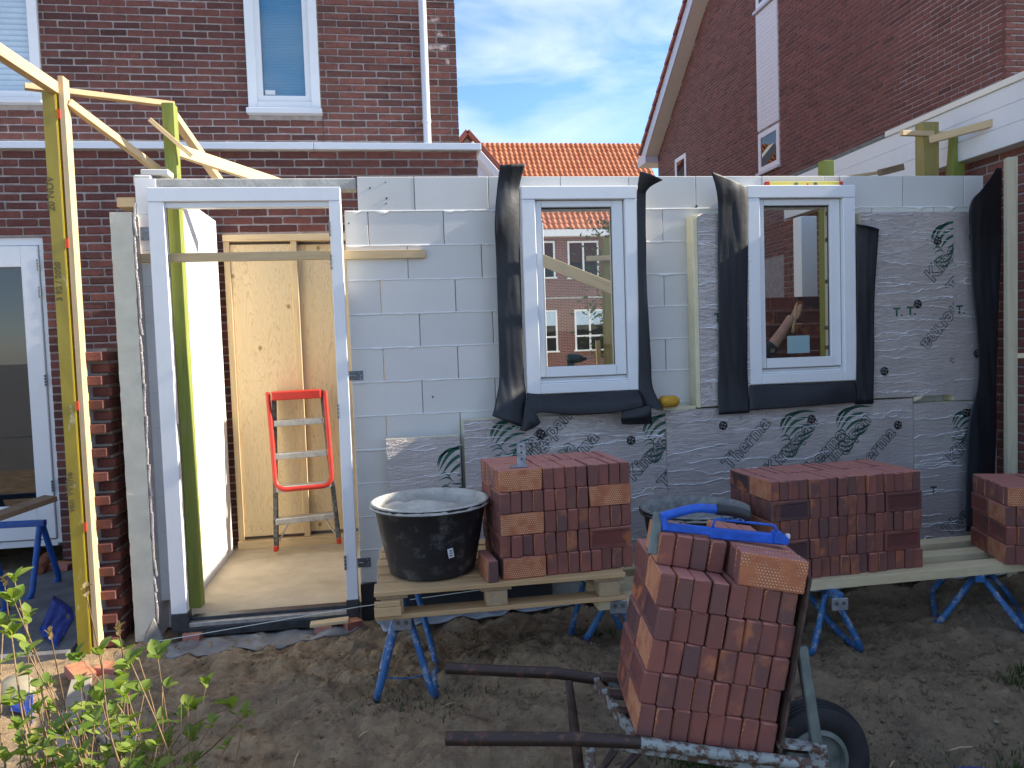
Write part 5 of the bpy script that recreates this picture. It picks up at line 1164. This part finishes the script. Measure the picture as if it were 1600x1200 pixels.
# steel headboard in front of the load, stays, axle plate
hb = o0 + eX * (8 * BW + .012); b = MB()
for k_ in (0,):
    b.add([hb + dV * -.01 - eZ * .03, hb + dV * .46 - eZ * .03, hb + dV * .46 + eZ * .56, hb + dV * -.01 + eZ * .56, hb + dV * -.01 - eZ * .03 + eX * .008, hb + dV * .46 - eZ * .03 + eX * .008, hb + dV * .46 + eZ * .56 + eX * .008, hb + dV * -.01 + eZ * .56 + eX * .008], [(0, 1, 2, 3), (4, 7, 6, 5), (0, 4, 5, 1), (1, 5, 6, 2), (2, 6, 7, 3), (3, 7, 4, 0)])
b.build('headboard', M['rust'], wb)
b = MB(); b.bar(o0 + eX * -.06 - eZ * .03 + dV * .0, o0 + eX * .47 - eZ * .03 + dV * .0, .03, .03, .003); b.build('bed_rail', M['flake'], wb); b = MB(); b.bar(o0 + eX * -.02 - eZ * .03 + dV * .44, o0 + eX * .47 - eZ * .03 + dV * .44, .03, .03, .003); b.build('bed_rail', M['flake'], wb)
b = MB(); b.bar(atd(1252, 1010, 2.33), atd(1277, 1172, 2.30), .035, .022, .004, (0, 1, 0)); b.build('stay', M['greysteel'], wb)
b = MB(); b.bar(atd(1212, 1160, 2.28), atd(1281, 1167, 2.28), .05, .012, .002); b.bar(atd(1277, 1166, 2.28), atd(1284, 1250, 2.28), .06, .012, .002, (0, 1, 0)); b.build('axle_bracket', M['flake'], wb)
wc = atd(1268, 1192, 2.50); wc.z = .205; WR = .198
wx = dV; wang = rad(-8); wx = (dV * math.cos(wang) + rV * math.sin(wang)).normalized(); wy = wx.cross(Z3).normalized()
def ring(prof, n_=48):
    b = MB(); base = 0
    for r_, a in prof:
        for k in range(n_):
            t = 2 * math.pi * k / n_; b.v.append(wc + wx * a + (wy * math.cos(t) + Z3 * math.sin(t)) * r_)
    for i in range(len(prof) - 1):
        for k in range(n_): k2 = (k + 1) % n_; b.f.append((i * n_ + k, i * n_ + k2, (i + 1) * n_ + k2, (i + 1) * n_ + k))
    return b
prof = [(WR * .56, -.030), (WR * .62, -.042), (WR * .80, -.048), (WR * .93, -.040)]
for k in range(8): a = -.036 + k * .0103; prof += [(WR * (1 - .10 * (a / .045) ** 2), a), (WR * (1 - .10 * (a / .045) ** 2), a + .007), (WR * (.965 - .10 * (a / .045) ** 2), a + .0078), (WR * (.965 - .10 * (a / .045) ** 2), a + .0098)]
prof += [(WR * .93, .046), (WR * .80, .050), (WR * .62, .044), (WR * .56, .032)]
wh = ring(prof).build('wheel', M['tyre'], wb); smooth_by_angle(wh, 50)
smooth_by_angle(ring([(WR * .58, -.033), (WR * .50, -.040), (WR * .46, -.020), (WR * .2, -.012), (WR * .16, -.045), (0.002, -.046)]).build('rim', M['greysteel'], wh)); smooth_by_angle(ring([(WR * .58, .033), (WR * .46, .02), (WR * .2, .012), (.002, .04)]).build('rim', M['greysteel'], wh))
pile(o0, eX, dV, eZ, ['BB', 'BB', 'BB', 'BB', 'BB'], 2, 'wheelbarrow pile', 'bricks piled on the wheelbarrow', .003)
# the sixth layer: four headers set back on the left, four turned bricks on the right
for k in range(4):
    c = o0 + eX * ((k + .5) * BW) + dV * (.095 + BL / 2) + eZ * (5.5 * BH); f_ = -1 if k == 0 else 1
    loose(Matrix.Translation(c) @ Matrix((eX * 1, dV * 1, eZ)).transposed().to_4x4() @ Matrix.Rotation(.03 * (k - 1.5) * .3, 4, 'Z'), 'end-on brick, %s from left on top of the wheelbarrow pile, under the blue clamp' % ORD[k + 1], 'bricks piled on the wheelbarrow')
for k in range(4):
    c = o0 + eX * (4 * BW + .012 + BL / 2) + dV * (-.004 + (k + .5) * BW) + eZ * (5.5 * BH); a3 = Matrix((dV, -eX, eZ)).transposed() 
    loose(Matrix.Translation(c) @ a3.to_4x4(), 'sideways brick, %s from the front on the top right of the wheelbarrow pile' % ORD[k + 1], 'bricks piled on the wheelbarrow')
for k in range(3):
    c = o0 + eX * (4 * BW + .02 + (k + .5) * BW) + dV * (.225 + BL / 2) + eZ * (5.5 * BH)
    loose(Matrix.Translation(c) @ Matrix((eX, dV, eZ)).transposed().to_4x4(), 'end-on brick, %s of three at the back right top of the wheelbarrow pile' % ORD[k + 1], 'bricks piled on the wheelbarrow')
# blue brick clamp across the top
ck = thing('brick_clamp', 'bright blue steel brick carrying clamp lying across the wheelbarrow bricks', 'brick clamp', atd(1120, 830, 2.45)); D = 2.40
b = MB(); b.bar(atd(1030, 822, D), atd(1122, 831, D), .020, .026, .003); b.bar(atd(1108, 832, D), atd(1226, 843, D), .026, .032, .003); b.build('bar', M['blue2'], ck)
b = MB(); b.bar(atd(1029, 800, D), atd(1019, 866, D - .03), .014, .030, .003, (1, 0, 0)); b.build('jaw', M['greysteel'], ck)
b = MB(); b.bar(atd(1034, 801, D), atd(1038, 828, D), .02, .035, .004, (0, 1, 0)); b.build('bracket', M['blue2'], ck)
b = MB(); b.tube(curve_pts([atd(1034, 808, D), atd(1058, 801, D), atd(1090, 794, D), atd(1121, 796, D)], 5), .0145, 12); hd = b.build('handle', M['blue2'], ck, True)
b = MB(); b.tube(curve_pts([atd(1119, 796, D), atd(1140, 798, D), atd(1160, 802, D), atd(1171, 808, D)], 5), [.0175] * 11 + [.018, .018, .017, .016, .012], 14); b.build('grip', M['black'], hd, True)
b = MB(); b.tube(round_poly([atd(1114, 824, D), atd(1116, 811, D), atd(1158, 815, D), atd(1212, 821, D), atd(1213, 836, D)], .012, 5), .0042, 8); b.build('loop', M['blue2'], ck, True)
for k in range(5): b = MB(); b.tube([atd(1128 + k * 8, 810 + k * .9, D), atd(1129 + k * 8, 808 + k * .9, D)], .006, 8); b.build('notch', M['blue_worn'], ck)
b = MB(); b.poly([atd(1211, 833, D - .02), atd(1222, 832, D - .02), atd(1234, 843, D - .02), atd(1232, 852, D - .02), atd(1210, 848, D - .02)], dV * .04); b.build('end_jaw', M['blue2'], ck)
b = MB(); b.tube([atd(1228, 838, D), atd(1233, 839, D)], .010, 10); b.build('knob', M['label'], ck, True)

# brick scraps near the door and at the left
def scrap(px, py, z, rz, label, sc=1, up=False):
    p = atz(px, py, z); Mx = Matrix.Translation(p) @ Matrix.Rotation(rz, 4, 'Z') @ Matrix.Rotation(math.pi / 2 if not up else 0, 4, 'Y') @ Matrix.Diagonal((1, sc, 1, 1))
    loose(Mx, label, 'odd bricks on the ground')
scrap(305, 993, .025, 1.3, 'broken brick piece under the left foot of the door frame', .5); scrap(508, 981, .025, 1.45, 'brick piece lying under the right part of the door threshold', .5); scrap(545, 972, .035, .5, 'dark brick supporting the right corner of the door threshold', .8)
scrap(95, 884, .06, 1.2, 'brick lying on the terrace under the trestle'); scrap(125, 1052, .03, .6, 'sunlit orange brick lying behind the bush, left of the film-wrapped upright'); scrap(172, 1046, .02, 1.2, 'half-buried brick beside the foot of the sunlit batten', .6)
b = MB(); b.bar(atz(485, 976, .055), atz(545, 968, .065), .07, .018, .002); b.solo('wood_wedge', M['pine0'], 'small pine wedge between brick scraps under the threshold', 'wedge')
# bricks seen through the right window: a low stack inside
q0 = at(1150, 465, 5.35); w_in = .0
for r_ in range(6):
    for k in range(3):
        c = V((q0.x + .16 + k * .213 + (.05 if r_ % 2 else 0), 5.4, q0.z - .052 - r_ * .102)); a3 = Matrix((V((0, -1, 0)), V((1, 0, 0)), Z3)).transposed()
        loose(Matrix.Translation(c) @ a3.to_4x4(), 'brick behind the right-hand window, %s course down, %s from left' % (ORD[r_ + 1], ORD[k + 1]), 'bricks stacked inside the annexe')
tbl = thing('work_table', 'rough plank table inside carrying the bricks behind the right-hand window', 'table', (q0.x + .45, 5.4, .1)); zb_ = q0.z - .001 - 6 * .102
b = MB(); b.bb(q0.x - .1, q0.x + 1.05, 5.2, 5.6, zb_ - .04, zb_ - .002); b.build('top', M['pine0'], tbl)
for x in (q0.x, q0.x + .95):
    for y in (5.25, 5.55): b = MB(); b.bb(x - .03, x + .03, y - .03, y + .03, .1, zb_ - .04); b.build('leg', M['pine2'], tbl)

# ------------------------------------------------------------------ sheets, string and scraps on the ground
def ground_sheet(outline_px, z0, label, mat, name='plastic_sheet', amp=.012, n_=26):
    """loft between a far and a near edge, following the ground"""
    far, near = outline_px; F = curve_pts([atz(*p, z0) for p in far], 8); N = curve_pts([atz(*p, z0) for p in near], 8); m_ = min(len(F), len(N)); b = MB(); k_ = 5
    for i in range(m_):
        for j in range(k_ + 1):
            p = F[i * (len(F) - 1) // (m_ - 1)].lerp(N[i * (len(N) - 1) // (m_ - 1)], j / k_); p.z = max(gh(p.x, p.y), z0 - .02) + .005 + amp * (noise.noise(V((p.x * 9, p.y * 9, 2))) + .6); b.v.append(p)
    for i in range(m_ - 1):
        for j in range(k_): a = i * (k_ + 1) + j; b.f.append((a, a + 1, a + k_ + 2, a + k_ + 1))
    o = b.solo(name, M[mat], label, 'sheet', None, True); thick(o, .004); return o
ground_sheet(([(245, 1004), (330, 993), (420, 984), (500, 974), (556, 960)], [(262, 1028), (340, 1022), (420, 1012), (500, 1000), (562, 984)]), .01, 'grey felt strip lying on the soil in front of the door threshold', 'felt', 'felt_strip', .003)
ground_sheet(([(585, 966), (680, 948), (800, 930), (960, 912)], [(600, 985), (700, 970), (800, 958), (962, 935)]), .03, 'pale plastic sheet lying along the wall foot under the pallet', 'dpc')
ground_sheet(([(1260, 905), (1380, 893), (1480, 886), (1580, 880)], [(1270, 925), (1380, 912), (1480, 905), (1580, 898)]), .09, 'pale plastic sheet lying along the wall foot under the planks', 'dpc', amp=.02)
ground_sheet(([(84, 930), (105, 945), (118, 960)], [(62, 985), (72, 1000), (88, 1015)]), .04, 'crumpled bright blue plastic sheet on the terrace edge behind the bush', 'tarp', amp=.03)
ground_sheet(([(18, 1070), (40, 1080), (52, 1090)], [(14, 1110), (36, 1120), (50, 1130)]), .02, 'blue plastic scrap showing between the bush stems', 'tarp', amp=.03)
b = MB(); b.tube([V((-1.36, 4.40, .055)), V((-.27, 4.46, .135)), V((.9, 4.50, .19))], .0022, 6); b.solo('mason_string', M['string'], "thin white mason's string stretched along the door threshold", 'string')
b = MB(); p0 = at(232, 985, 4.50); b.poly([(p0.x + .03, 4.5, .15), (p0.x + .075, 4.49, .03), (p0.x - .03, 4.46, .005), (p0.x - .015, 4.5, .08)], (0, .03, 0)); b.solo('felt_flap', M['felt'], 'grey felt flap hanging at the foot of the cream board', 'sheet')
a_, c_ = atz(95, 1195, .03), atz(128, 1062, .03); bar_thing('garden_board', M['woodgrey'], a_, c_, .09, .03, 'weathered board lying lengthwise among the bush stems', 'board')
a_, c_ = atz(200, 1165, .02), atz(150, 1120, .02); bar_thing('garden_board', M['woodgrey'], a_, c_, .12, .02, 'short grey board lying at the right foot of the bush', 'board')
p = atz(22, 1062, .08); b = MB(); b.lathe([(0, .06), (.05, .055), (.075, .03), (.085, .0), (.08, -.06)], (p.x, p.y, p.z - .05), 18); b.v = [q + V((.015 * noise.noise(q * 8), .015 * noise.noise(q * 8 + V((3, 0, 0))), .01 * noise.noise(q * 9))) for q in b.v]; b.solo('garden_stone', M['stone'], 'pale rounded stone at the left picture edge behind the bush', 'stone', None, True)
p = atz(1503, 1187, .22); bk = thing('blue_bucket', 'bright blue bucket whose rim shows at the bottom picture edge', 'bucket', (p.x, p.y - .13, .015)); b = MB(); b.lathe([(0, .005), (.10, .005), (.132, .16), (.140, .165), (.140, .175), (.130, .175), (.10, .02), (0, .02)], (p.x, p.y - .13, .015), 32); smooth_by_angle(b.build('body', M['tarp'], bk))
for px, py, s, pl_ in ((653, 1126, .012, 'in front of the pallet trestle'), (1060, 1170, .012, 'under the wheelbarrow bed'), (1558, 1145, .018, 'near the bottom right corner, the largest one'), (860, 1085, .008, 'between the two wheelbarrow handles'), (332, 1088, .012, 'above the right-hand bush twigs'), (455, 1020, .018, 'just in front of the grey felt strip'), (1345, 1062, .01, 'on the soil right of the wheelbarrow wheel')):
    p = atz(px, py, .03); p.z = gh(p.x, p.y) + s * .5; b = MB(); b.add([p + V((R.uniform(.7, 1.2) * s * x, R.uniform(.7, 1.2) * s * y, R.uniform(.5, .9) * s * z)) for x, y, z in ((1, 0, 0), (0, 1, 0), (-1, 0, 0), (0, -1, 0), (0, 0, 1), (0, 0, -1))], [(0, 1, 4), (1, 2, 4), (2, 3, 4), (3, 0, 4), (1, 0, 5), (2, 1, 5), (3, 2, 5), (0, 3, 5)])
    b.solo('pebble', M['stone'], 'small pale pebble lying ' + pl_, 'pebble', 'pebbles on the soil', True)
for px0, py0, px1, py1, pl_ in ((458, 1195, 468, 1172, 'at the bottom edge right of the bush'), (690, 1105, 712, 1092, 'right of the pallet trestle foot'), (560, 1150, 575, 1144, 'left of the near wheelbarrow handle end'), (1480, 1165, 1520, 1170, 'above the blue bucket rim'), (1390, 1190, 1398, 1180, 'right of the wheelbarrow wheel at the bottom edge')):
    p0, p1 = atz(px0, py0, .03), atz(px1, py1, .03); p0.z = gh(p0.x, p0.y) + .008; p1.z = gh(p1.x, p1.y) + .012; b = MB(); b.tube([p0, p0.lerp(p1, .5) + V((0, 0, .006)), p1], [.002, .003, .0015], 6); b.solo('wood_splinter', M['pine0'], 'thin pale wood splinter lying ' + pl_, 'splinter', 'splinters on the soil')
def grass(cx, cy, rx, ry, n_, h, label):
    b = MB()
    for i in range(n_):
        x, y = cx + R.gauss(0, rx), cy + R.gauss(0, ry); z = gh(x, y) - .003; a = R.uniform(0, 6.28); l = h * R.uniform(.5, 1.2); w_ = R.uniform(.0015, .003); d = V((math.cos(a), math.sin(a), 0)); s = V((-d.y, d.x, 0)) * w_; p = V((x, y, z)); t = R.uniform(.2, .9)
        b.add([p - s, p + s, p + d * l * t * .35 + V((0, 0, l * .6)) + s * .7, p + d * l * t * .35 + V((0, 0, l * .6)) - s * .7, p + d * l * t + V((0, 0, l * .9))], [(0, 1, 2, 3), (3, 2, 4)])
    tag(b.build('grass', M['grass'], fix=False), label, 'grass', kind='stuff')
q = atz(1125, 1190, .02); grass(q.x, q.y, .11, .06, 900, .05, 'tuft of green grass under the wheelbarrow'); q = atz(1590, 1068, .09); grass(q.x + .05, q.y, .06, .05, 260, .05, 'green weeds at the right picture edge'); q = atz(1590, 1185, .09); grass(q.x + .05, q.y, .05, .05, 200, .04, 'green weeds in the bottom right corner')
q = atz(655, 1090, .02); grass(q.x, q.y, .25, .14, 260, .03, 'sparse weeds under the pallet trestle'); q = atz(930, 985, .05); grass(q.x, q.y, .10, .06, 200, .03, 'sparse weeds behind the wheelbarrow'); q = atz(1400, 1190, .06); grass(q.x, q.y, .25, .08, 300, .025, 'sparse weeds along the bottom right edge')

# ------------------------------------------------------------------ hydrangea bush, lower left
bush = thing('hydrangea_bush', 'bare-stemmed hydrangea bush with fresh sunlit leaves, lower left corner', 'bush', (-1.0, 2.55, 0))
def leaf_mesh(k):
    r_ = random.Random(k); b = MB(); L_, W_ = 1., .56 + .1 * r_.random(); n_ = 6; cup = .16 + .18 * r_.random(); dr = .25 * r_.random()
    for i in range(n_ + 1):
        t = i / n_; w_ = W_ * .5 * math.sin(math.pi * min(1, t ** .8 * 1.0)) ** .8 if 0 < t < 1 else .004; z_ = -dr * t * t + .02 * math.sin(t * 19)
        for s_ in (-1, 0, 1): b.v.append(V((t * L_, s_ * w_ * (1 + .07 * (i % 2)), z_ + cup * abs(s_) * w_ * 1.6)))
    for i in range(n_):
        for j in range(2): a = i * 3 + j; b.f.append((a, a + 1, a + 4, a + 3))
    return b.mesh('leaf', M['leaf'], True, fix=False)
LF = [leaf_mesh(k) for k in range(6)]; DL = [m_.copy() for m_ in LF[:2]]
for m_ in DL: m_.materials.clear(); m_.materials.append(M['dryleaf'])
def put_leaf(p, az, el, s, dry=False):
    Mx = Matrix.Translation(p) @ Matrix.Rotation(az, 4, 'Z') @ Matrix.Rotation(-el, 4, 'Y') @ Matrix.Rotation(R.uniform(-.5, .5), 4, 'X') @ Matrix.Diagonal((s, s, s, 1)); place('leaf', (DL if dry else LF)[R.randrange(2 if dry else 6)], Mx, bush)
def tip(p, n_, s, dry=False, el=.75):
    a0 = R.uniform(0, 6.28)
    for k in range(n_): put_leaf(p - V((0, 0, .012 * (k // 2))), a0 + k * math.pi / 2 * 1.08 + (k // 2) * .6, el + R.uniform(-.35, .35) - .25 * (k // 4), s * R.uniform(.7, 1.15) * (1 if k < 4 else 1.15), dry)
tips = [(22, 905, 4), (20, 935, 5), (42, 962, 4), (5, 975, 4), (18, 992, 4), (42, 1018, 4), (122, 1022, 6), (158, 1017, 4), (203, 1032, 6), (216, 1027, 3), (246, 1024, 4), (190, 1056, 4), (126, 1068, 5), (57, 1074, 3), (82, 1098, 5), (157, 1090, 6), (178, 1112, 5), (196, 1086, 3), (15, 1098, 4), (100, 1138, 5), (216, 1136, 4), (48, 1160, 6), (256, 1128, 3), (304, 1104, 4), (286, 1122, 2), (362, 1104, 5), (384, 1116, 4), (302, 1153, 4), (264, 1162, 3), (130, 1172, 5), (66, 1192, 6), (228, 1194, 6), (10, 1184, 4), (152, 1196, 5), (110, 1196, 4), (206, 1168, 4), (76, 1068, 3), (140, 1120, 4), (30, 1134, 4), (178, 1142, 4), (88, 1176, 4), (240, 1166, 3), (190, 1012, 3), (60, 1110, 4), (118, 1110, 4)]
def stem(root, top, r0, bend, tuft=True):
    mid = root.lerp(top, .5) + V((R.uniform(-bend, bend), R.uniform(-bend, bend), R.uniform(0, bend))); b = MB(); pts = curve_pts([root, mid, top], 5); b.tube(pts, [r0 * (1 - .5 * i / (len(pts) - 1)) for i in range(len(pts))], 6); return b.build('stem', M['twig'], bush, True, fix=False)
roots = [V((R.uniform(-1.3, -.68), R.uniform(2.25, 2.6), 0)) for _ in range(12)]
for px, py, n_ in tips:
    D = R.uniform(2.05, 2.5) if px < 270 else R.uniform(2.35, 2.5); p = atd(px, py, D); root = min(roots, key=lambda q: (q.x - p.x * .92) ** 2 + (q.y - p.y) ** 2 * .3 + R.uniform(0, .04)) + V((R.uniform(-.04, .04), R.uniform(-.04, .04), 0)); root.z = gh(root.x, root.y) - .02
    if px > 280: root = atz(230 + (px - 280) * .2, 1230, 0); root.z = 0
    stem(root, p, R.uniform(.0024, .0042), .075); tip(p, n_, R.uniform(.040, .058) * (1.12 if py < 1000 else 1))
    if px < 270:
        for t_ in (.86, .70, .5):
            if R.random() < .85: q = root.lerp(p, t_) + V((R.uniform(-.02, .02), R.uniform(-.02, .02), 0)); tip(q, 2, R.uniform(.042, .06), False, .35)
for px, py in ((78, 988), (133, 921), (52, 1010), (126, 1062), (185, 982), (6, 905)):       # dried flower heads and tall bare twigs
    p = atd(px, py, 2.35); root = atz(px * .8 + 60, 1215, 0); root.z = 0; stem(root, p, .0035, .03); tip(p, 5, .026, True, 1.1)
for i in range(64):
    r_ = roots[R.randrange(12)] + V((R.uniform(-.08, .08), R.uniform(-.06, .06), 0)); p = r_ + V((R.uniform(-.16, .22), R.uniform(-.12, .10), R.uniform(.25, .62))); stem(r_, p, R.uniform(.0016, .0032), .07)
    if R.random() < .6: tip(p, R.choice((2, 3, 4)), R.uniform(.034, .052))

# ------------------------------------------------------------------ person working behind the right-hand window
def skin_mesh(pts, edges, root=0, sub_=2):
    me = bpy.data.meshes.new('body'); me.from_pydata([p[0] for p in pts], edges, []); o = bpy.data.objects.new('body', me); COL.objects.link(o); sk = o.modifiers.new('skin', 'SKIN'); sd = o.modifiers.new('smooth', 'SUBSURF'); sd.levels = sd.render_levels = sub_
    for i, p in enumerate(pts): v_ = me.skin_vertices[0].data[i]; v_.radius = p[1] if isinstance(p[1], tuple) else (p[1], p[1]); v_.use_root = i == root
    bpy.context.view_layer.update(); r_ = bpy.data.meshes.new_from_object(o.evaluated_get(bpy.context.evaluated_depsgraph_get())); bpy.data.objects.remove(o); return r_
fist = at(1239, 493, 5.12); elbow = at(1199, 552, 5.16); sh = V((elbow.x - .27, 5.22, elbow.z - .02)); hip = V((sh.x - .16, 5.26, .98)); neck = V((sh.x - .19, 5.24, sh.z + .06)); head = neck + V((.02, -.02, .17)); ls = V((sh.x - .38, 5.26, sh.z)); 
pe = thing('person', 'person in a dark shirt inside, forearm raised holding a wooden handle behind the right window', 'person', (hip.x, hip.y, .1))
wr = fist.lerp(elbow, .28)
body_pts = [(hip, (.15, .11)), (hip + V((0, 0, .22)), (.13, .10)), (V((neck.x, neck.y, sh.z - .12)), (.16, .11)), (V((neck.x, neck.y, sh.z - .02)), (.12, .09)), (neck + V((0, 0, .03)), .055), (head + V((0, 0, -.05)), (.062, .075)), (head + V((0, 0, .05)), (.075, .09)), (head + V((0, 0, .11)), (.05, .06)),
            (sh, .062), (elbow, .050), (wr, .033), (fist, (.048, .036)), (ls, .062), (ls + V((-.06, -.02, -.28)), .044), (ls + V((.02, -.22, -.40)), .030), (ls + V((.05, -.29, -.42)), (.038, .022)),
            (hip + V((.09, 0, -.08)), .085), (hip + V((.10, -.03, -.46)), .058), (V((hip.x + .10, hip.y + .02, .17)), .042), (V((hip.x + .11, hip.y - .14, .135)), .035), (hip + V((-.09, 0, -.08)), .085), (hip + V((-.10, -.02, -.46)), .058), (V((hip.x - .10, hip.y + .02, .17)), .042), (V((hip.x - .11, hip.y - .14, .135)), .035)]
ed = [(0, 1), (1, 2), (2, 3), (3, 4), (4, 5), (5, 6), (6, 7), (3, 8), (8, 9), (9, 10), (10, 11), (3, 12), (12, 13), (13, 14), (14, 15), (0, 16), (16, 17), (17, 18), (18, 19), (0, 20), (20, 21), (21, 22), (22, 23)]
bm = bmesh.new(); bm.from_mesh(skin_mesh(body_pts, ed))
# fingers close round the handle; the thumb lies along it
hax = V((.16, 0, 1)).normalized(); fwd = (fist - wr).normalized(); side = V((0, -1, 0))
for k in range(4):
    b0_ = fist + hax * (.030 - k * .020) + fwd * .034 + side * .012; ln = (.9, 1., .95, .78)[k]
    pts_ = [(b0_ - fwd * .02, .0115), (b0_ + side * .022 * ln, .011), (b0_ + fwd * .016 + side * .040 * ln, .0105), (b0_ - fwd * .004 + side * .054 * ln, .010), (b0_ - fwd * .030 + side * .048 * ln, .0085)]
    bm.from_mesh(skin_mesh(pts_, [(0, 1), (1, 2), (2, 3), (3, 4)], 0, 1))
pts_ = [(fist - fwd * .025 + hax * .018 + side * .006, .012), (fist + hax * .042 + side * .020, .0105), (fist + hax * .066 + side * .024 + fwd * .006, .0092), (fist + hax * .085 + side * .022 + fwd * .010, .0075)]
bm.from_mesh(skin_mesh(pts_, [(0, 1), (1, 2), (2, 3)], 0, 1))
# face: nose, ears, eyes follow the head looking towards the hand
me = bpy.data.meshes.new('body')
for pts_ in ([(head + V((.02, -.085, .03)), .012), (head + V((.025, -.110, -.005)), .014)], [(head + V((.078, 0, .03)), .012), (head + V((.088, .01, -.02)), .010)], [(head + V((-.078, 0, .03)), .012), (head + V((-.088, .01, -.02)), .010)]): bm.from_mesh(skin_mesh(pts_, [(0, 1)], 0, 1))
for v_ in bm.verts: v_.co -= org(pe)
bm.to_mesh(me); bm.free(); me.shade_smooth(); me.materials.append(M['skin']); bo = link(bpy.data.objects.new('body', me)); bo.parent = pe; ORG[bo.name] = org(pe)
def cloth(name, mat, pts_, edges):
    me = skin_mesh(pts_, edges); me.transform(Matrix.Translation(-org(pe))); me.shade_smooth(); me.materials.clear(); me.materials.append(mat); o = link(bpy.data.objects.new(name, me)); o.parent = pe; return o
cloth('shirt', M['shirt'], [(hip + V((0, 0, .0)), (.165, .125)), (hip + V((0, 0, .22)), (.148, .115)), (V((neck.x, neck.y, sh.z - .12)), (.175, .125)), (V((neck.x, neck.y, sh.z - .01)), (.13, .10)), (sh, .076), (sh.lerp(elbow, .55), .062), (sh.lerp(elbow, 1.0), .066), (elbow.lerp(fist, .30), .058), (ls, .076), (ls + V((-.05, -.02, -.22)), .060)], [(0, 1), (1, 2), (2, 3), (3, 4), (4, 5), (5, 6), (6, 7), (3, 8), (8, 9)])
cloth('trousers', M['trousers'], [(hip + V((0, 0, .03)), (.155, .12)), (hip + V((.09, 0, -.08)), .098), (hip + V((.10, -.03, -.46)), .072), (V((hip.x + .10, hip.y + .02, .20)), .062), (hip + V((-.09, 0, -.08)), .098), (hip + V((-.10, -.02, -.46)), .072), (V((hip.x - .10, hip.y + .02, .20)), .062)], [(0, 1), (1, 2), (2, 3), (0, 4), (4, 5), (5, 6)])
cloth('hair', M['hair'], [(head + V((0, .03, .02)), (.07, .07)), (head + V((0, .01, .10)), (.078, .088)), (head + V((0, 0, .135)), (.045, .055))], [(0, 1), (1, 2)])
b = MB()
for s_ in (-1, 1): b.lathe([(0, .009), (.007, .006), (.009, 0), (.007, -.006), (0, -.009)], tuple(head + V((.012 + s_ * .031, -.082, .028))), 10)
b.build('eye', M['label'], pe, True); b = MB(); b.tube([head + V((-.012, -.088, -.052)), head + V((.012, -.092, -.054)), head + V((.036, -.088, -.052))], .005, 6); b.build('mouth', M['red'], pe, True)
b = MB(); b.tube([fist + side * .022 + fwd * .010 - hax * .13, fist + side * .022 + fwd * .010 + hax * .055], [.012, .014], 10); tl = b.solo('trowel_handle', M['pine2'], 'wooden tool handle held upright in the fist behind the right window', 'tool', None, True)

# ------------------------------------------------------------------ behind the photographer: the end of the garden, seen only in reflections
fn = thing('garden_fence', 'weathered board fence closing the garden behind the photographer', 'fence', (0, -5, 0)); bd_ = MB().box((0, 0, 0), (.145, .022, 1.8), None, .003).mesh('board', M['fence'])
for i in range(60): place('board', bd_, Matrix.Translation((-5.2 + i * .152, -5 + R.uniform(-.006, .006), .92 + R.uniform(-.02, .02))), fn)
for z_ in (.4, 1.45): b = MB(); b.bb(-5.3, 4, -5.06, -5.015, z_, z_ + .09); b.build('rail', M['fence'], fn)
for i in range(6): b = MB(); b.bb(-5.2 + i * 1.8, -5.1 + i * 1.8, -5.16, -5.06, 0, 1.9); b.build('post', M['fence'], fn)
